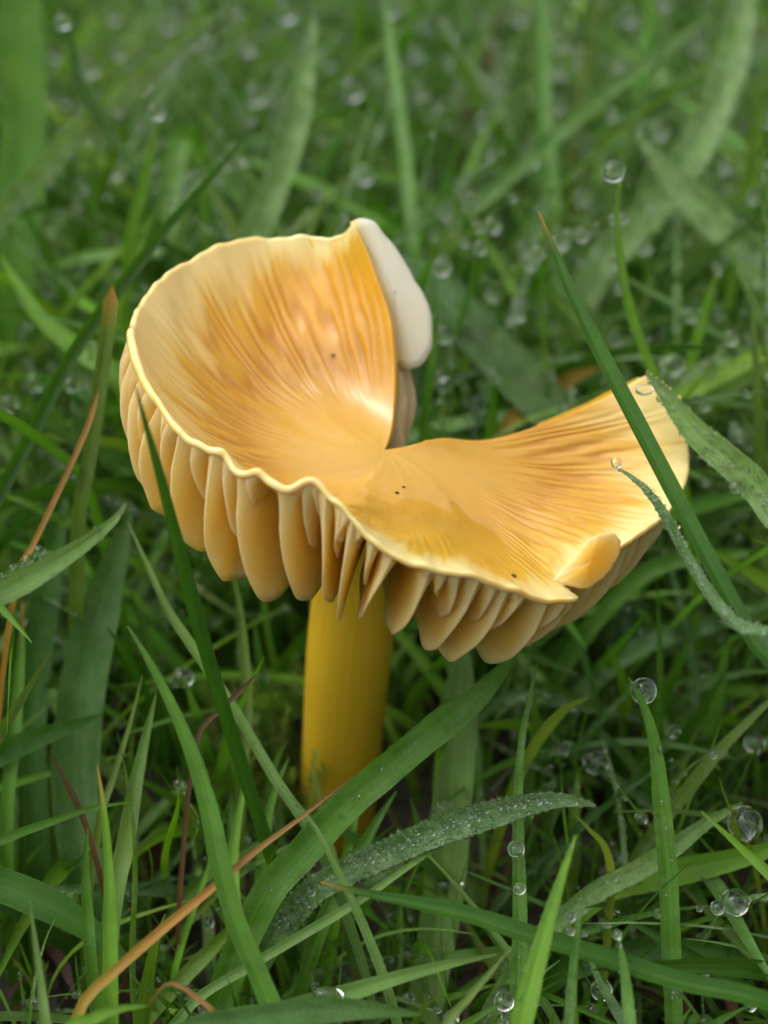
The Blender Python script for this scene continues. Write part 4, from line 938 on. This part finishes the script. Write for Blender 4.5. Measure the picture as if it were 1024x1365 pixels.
for i, (sp, w, (hue, c), dew) in enumerate(FILL):
    facing = norm(np.array([rng.normal(), rng.normal() - .9, rng.uniform(.1, .9)]))
    V, F, A, Cc, info = blade_arrays(spline(sp, 18) if i < NIND else sp, w, c, dew, tip_len=rng.uniform(8, 22), fold=.3, facing=facing, twist=(rng.uniform(-.5, .5), rng.uniform(-.5, .5)), ring=5 if i < NIND else 3, seed=i)
    x, y, d = project(sp[len(sp) // 3])
    if dew > .4 and 0 < x < 1024 and 0 < y < 1365 and d < 330 and rng.random() < .75:
        bv, bf = beads(info, rng.uniform(.25, .8), .10, rng.uniform(.3, .9) * (1 if d < 170 else 1.3), seed=i, span=(0, .6), sub=2 if d < 180 else 1, power=2.4 if d < 160 else 1.5)
        dew_fill.append((bv, bf))
    if i < NIND:
        root = sp[-1]
        lab, grp = fill_label(root[1], w, hue, dew)
        put('grass_blade', mesh_from('grass_blade', V - root, F, M_leaf, {'blade': ('FLOAT_VECTOR', A), 'tint': ('FLOAT_COLOR', Cc)}), loc=root, label=lab, cat='grass blade', group=grp)
    else:
        stuff[0].append(V); stuff[1].append(F + nv); stuff[2].append(A); stuff[3].append(Cc); nv += len(V)
put('grass', mesh_from('grass', np.vstack(stuff[0]), np.vstack(stuff[1]), M_leaf, {'blade': ('FLOAT_VECTOR', np.vstack(stuff[2])), 'tint': ('FLOAT_COLOR', np.vstack(stuff[3]))}),
    label='thick wet green turf filling the ground all around', cat='grass', kind='stuff')
nv = 0; vs, fs = [], []
for v, f in dew_fill:
    vs.append(v); fs.append(f + nv); nv += len(v)
put('dew', mesh_from('dew', np.vstack(vs), np.vstack(fs), M_water), label='fine clear dew beads scattered over the turf', cat='dew', kind='stuff')

# ------------------------------------------------------------------ moss and litter on the soil
def build_moss():
    vs, fs, As, Cs = [], [], [], []; nv = 0
    spots = [(at_y(374, 985, 2), 90, 8, (10, 21)), (at_y(352, 1020, 0), 40, 8, (5, 12)), (at_y(880, 1000, 20), 50, 10, (5, 12))]
    spots += [(np.array([rng.uniform(-45, 45), rng.uniform(-35, 40), 0]), 16, 8, (3, 9)) for _ in range(26)]
    for c, k, sp_, hr in spots:
        for _ in range(k):
            x, y = c[0] + rng.normal() * sp_ * .5, c[1] + rng.normal() * sp_ * .5
            if math.hypot(x + 3.5, y) < 5: continue
            H = rng.uniform(*hr); base = np.array([x, y, -2.0]); tip = base + np.array([rng.normal() * .2 * H, rng.normal() * .2 * H, H])
            col = np.array([.16, .23, .022]) * rng.uniform(.6, 1.2)
            for q in range(int(H * 3.5)):
                t = (q + .5) / (H * 3.5); p = base + (tip - base) * t
                a = q * 2.4; d = np.array([math.cos(a), math.sin(a), .9]); d /= np.linalg.norm(d)
                l = rng.uniform(1.0, 1.8) * (1 - .35 * t); s_ = np.array([-math.sin(a), math.cos(a), 0]) * .17
                vs += [p - s_, p + s_, p + d * l * .6 + s_ * .8, p + d * l]; fs.append([nv, nv + 1, nv + 2, nv + 3]); nv += 4
                As += [(0, 0, 0), (1, 0, 0), (.8, 1, .5), (.5, 2, 1)]; Cs += [(*col, 0)] * 4
    put('moss', mesh_from('moss', np.array(vs), np.array(fs), M_leaf, {'blade': ('FLOAT_VECTOR', np.array(As)), 'tint': ('FLOAT_COLOR', np.array(Cs))}),
        label='feathery yellow green moss on the soil by the stem', cat='moss', kind='stuff')
    vs, fs, As, Cs = [], [], [], []; nv = 0
    for i in range(340):
        c = np.array([rng.uniform(-60, 60), rng.uniform(-45, 110), rng.uniform(-1, 5)]); L = rng.uniform(8, 28); a = rng.uniform(0, 6.283)
        t = np.linspace(-.5, .5, 7)[:, None]
        sp = c + np.array([math.cos(a), math.sin(a), rng.normal() * .15]) * L * t + np.array([0, 0, 1.5]) * (1 - 4 * t ** 2) + rng.normal(0, .3, (7, 3))
        if np.hypot(sp[:, 0] + 2, sp[:, 1]).min() < 6: continue
        col = np.array(COL['brown']) * rng.uniform(.2, .8) * np.array([1, rng.uniform(.85, 1.15), 1])
        V, F, A, Cc, _ = blade_arrays(sp, rng.uniform(.6, 1.8), col, 0, tip_len=5, facing=(rng.normal() * .5, rng.normal() * .5, 1), ring=3, seed=i)
        vs.append(V); fs.append(F + nv); As.append(A); Cs.append(Cc); nv += len(V)
    put('leaf_litter', mesh_from('leaf_litter', np.vstack(vs), np.vstack(fs), M_leaf, {'blade': ('FLOAT_VECTOR', np.vstack(As)), 'tint': ('FLOAT_COLOR', np.vstack(Cs))}),
        label='brown decaying grass litter lying on the dark soil', cat='litter', kind='stuff')
build_moss()
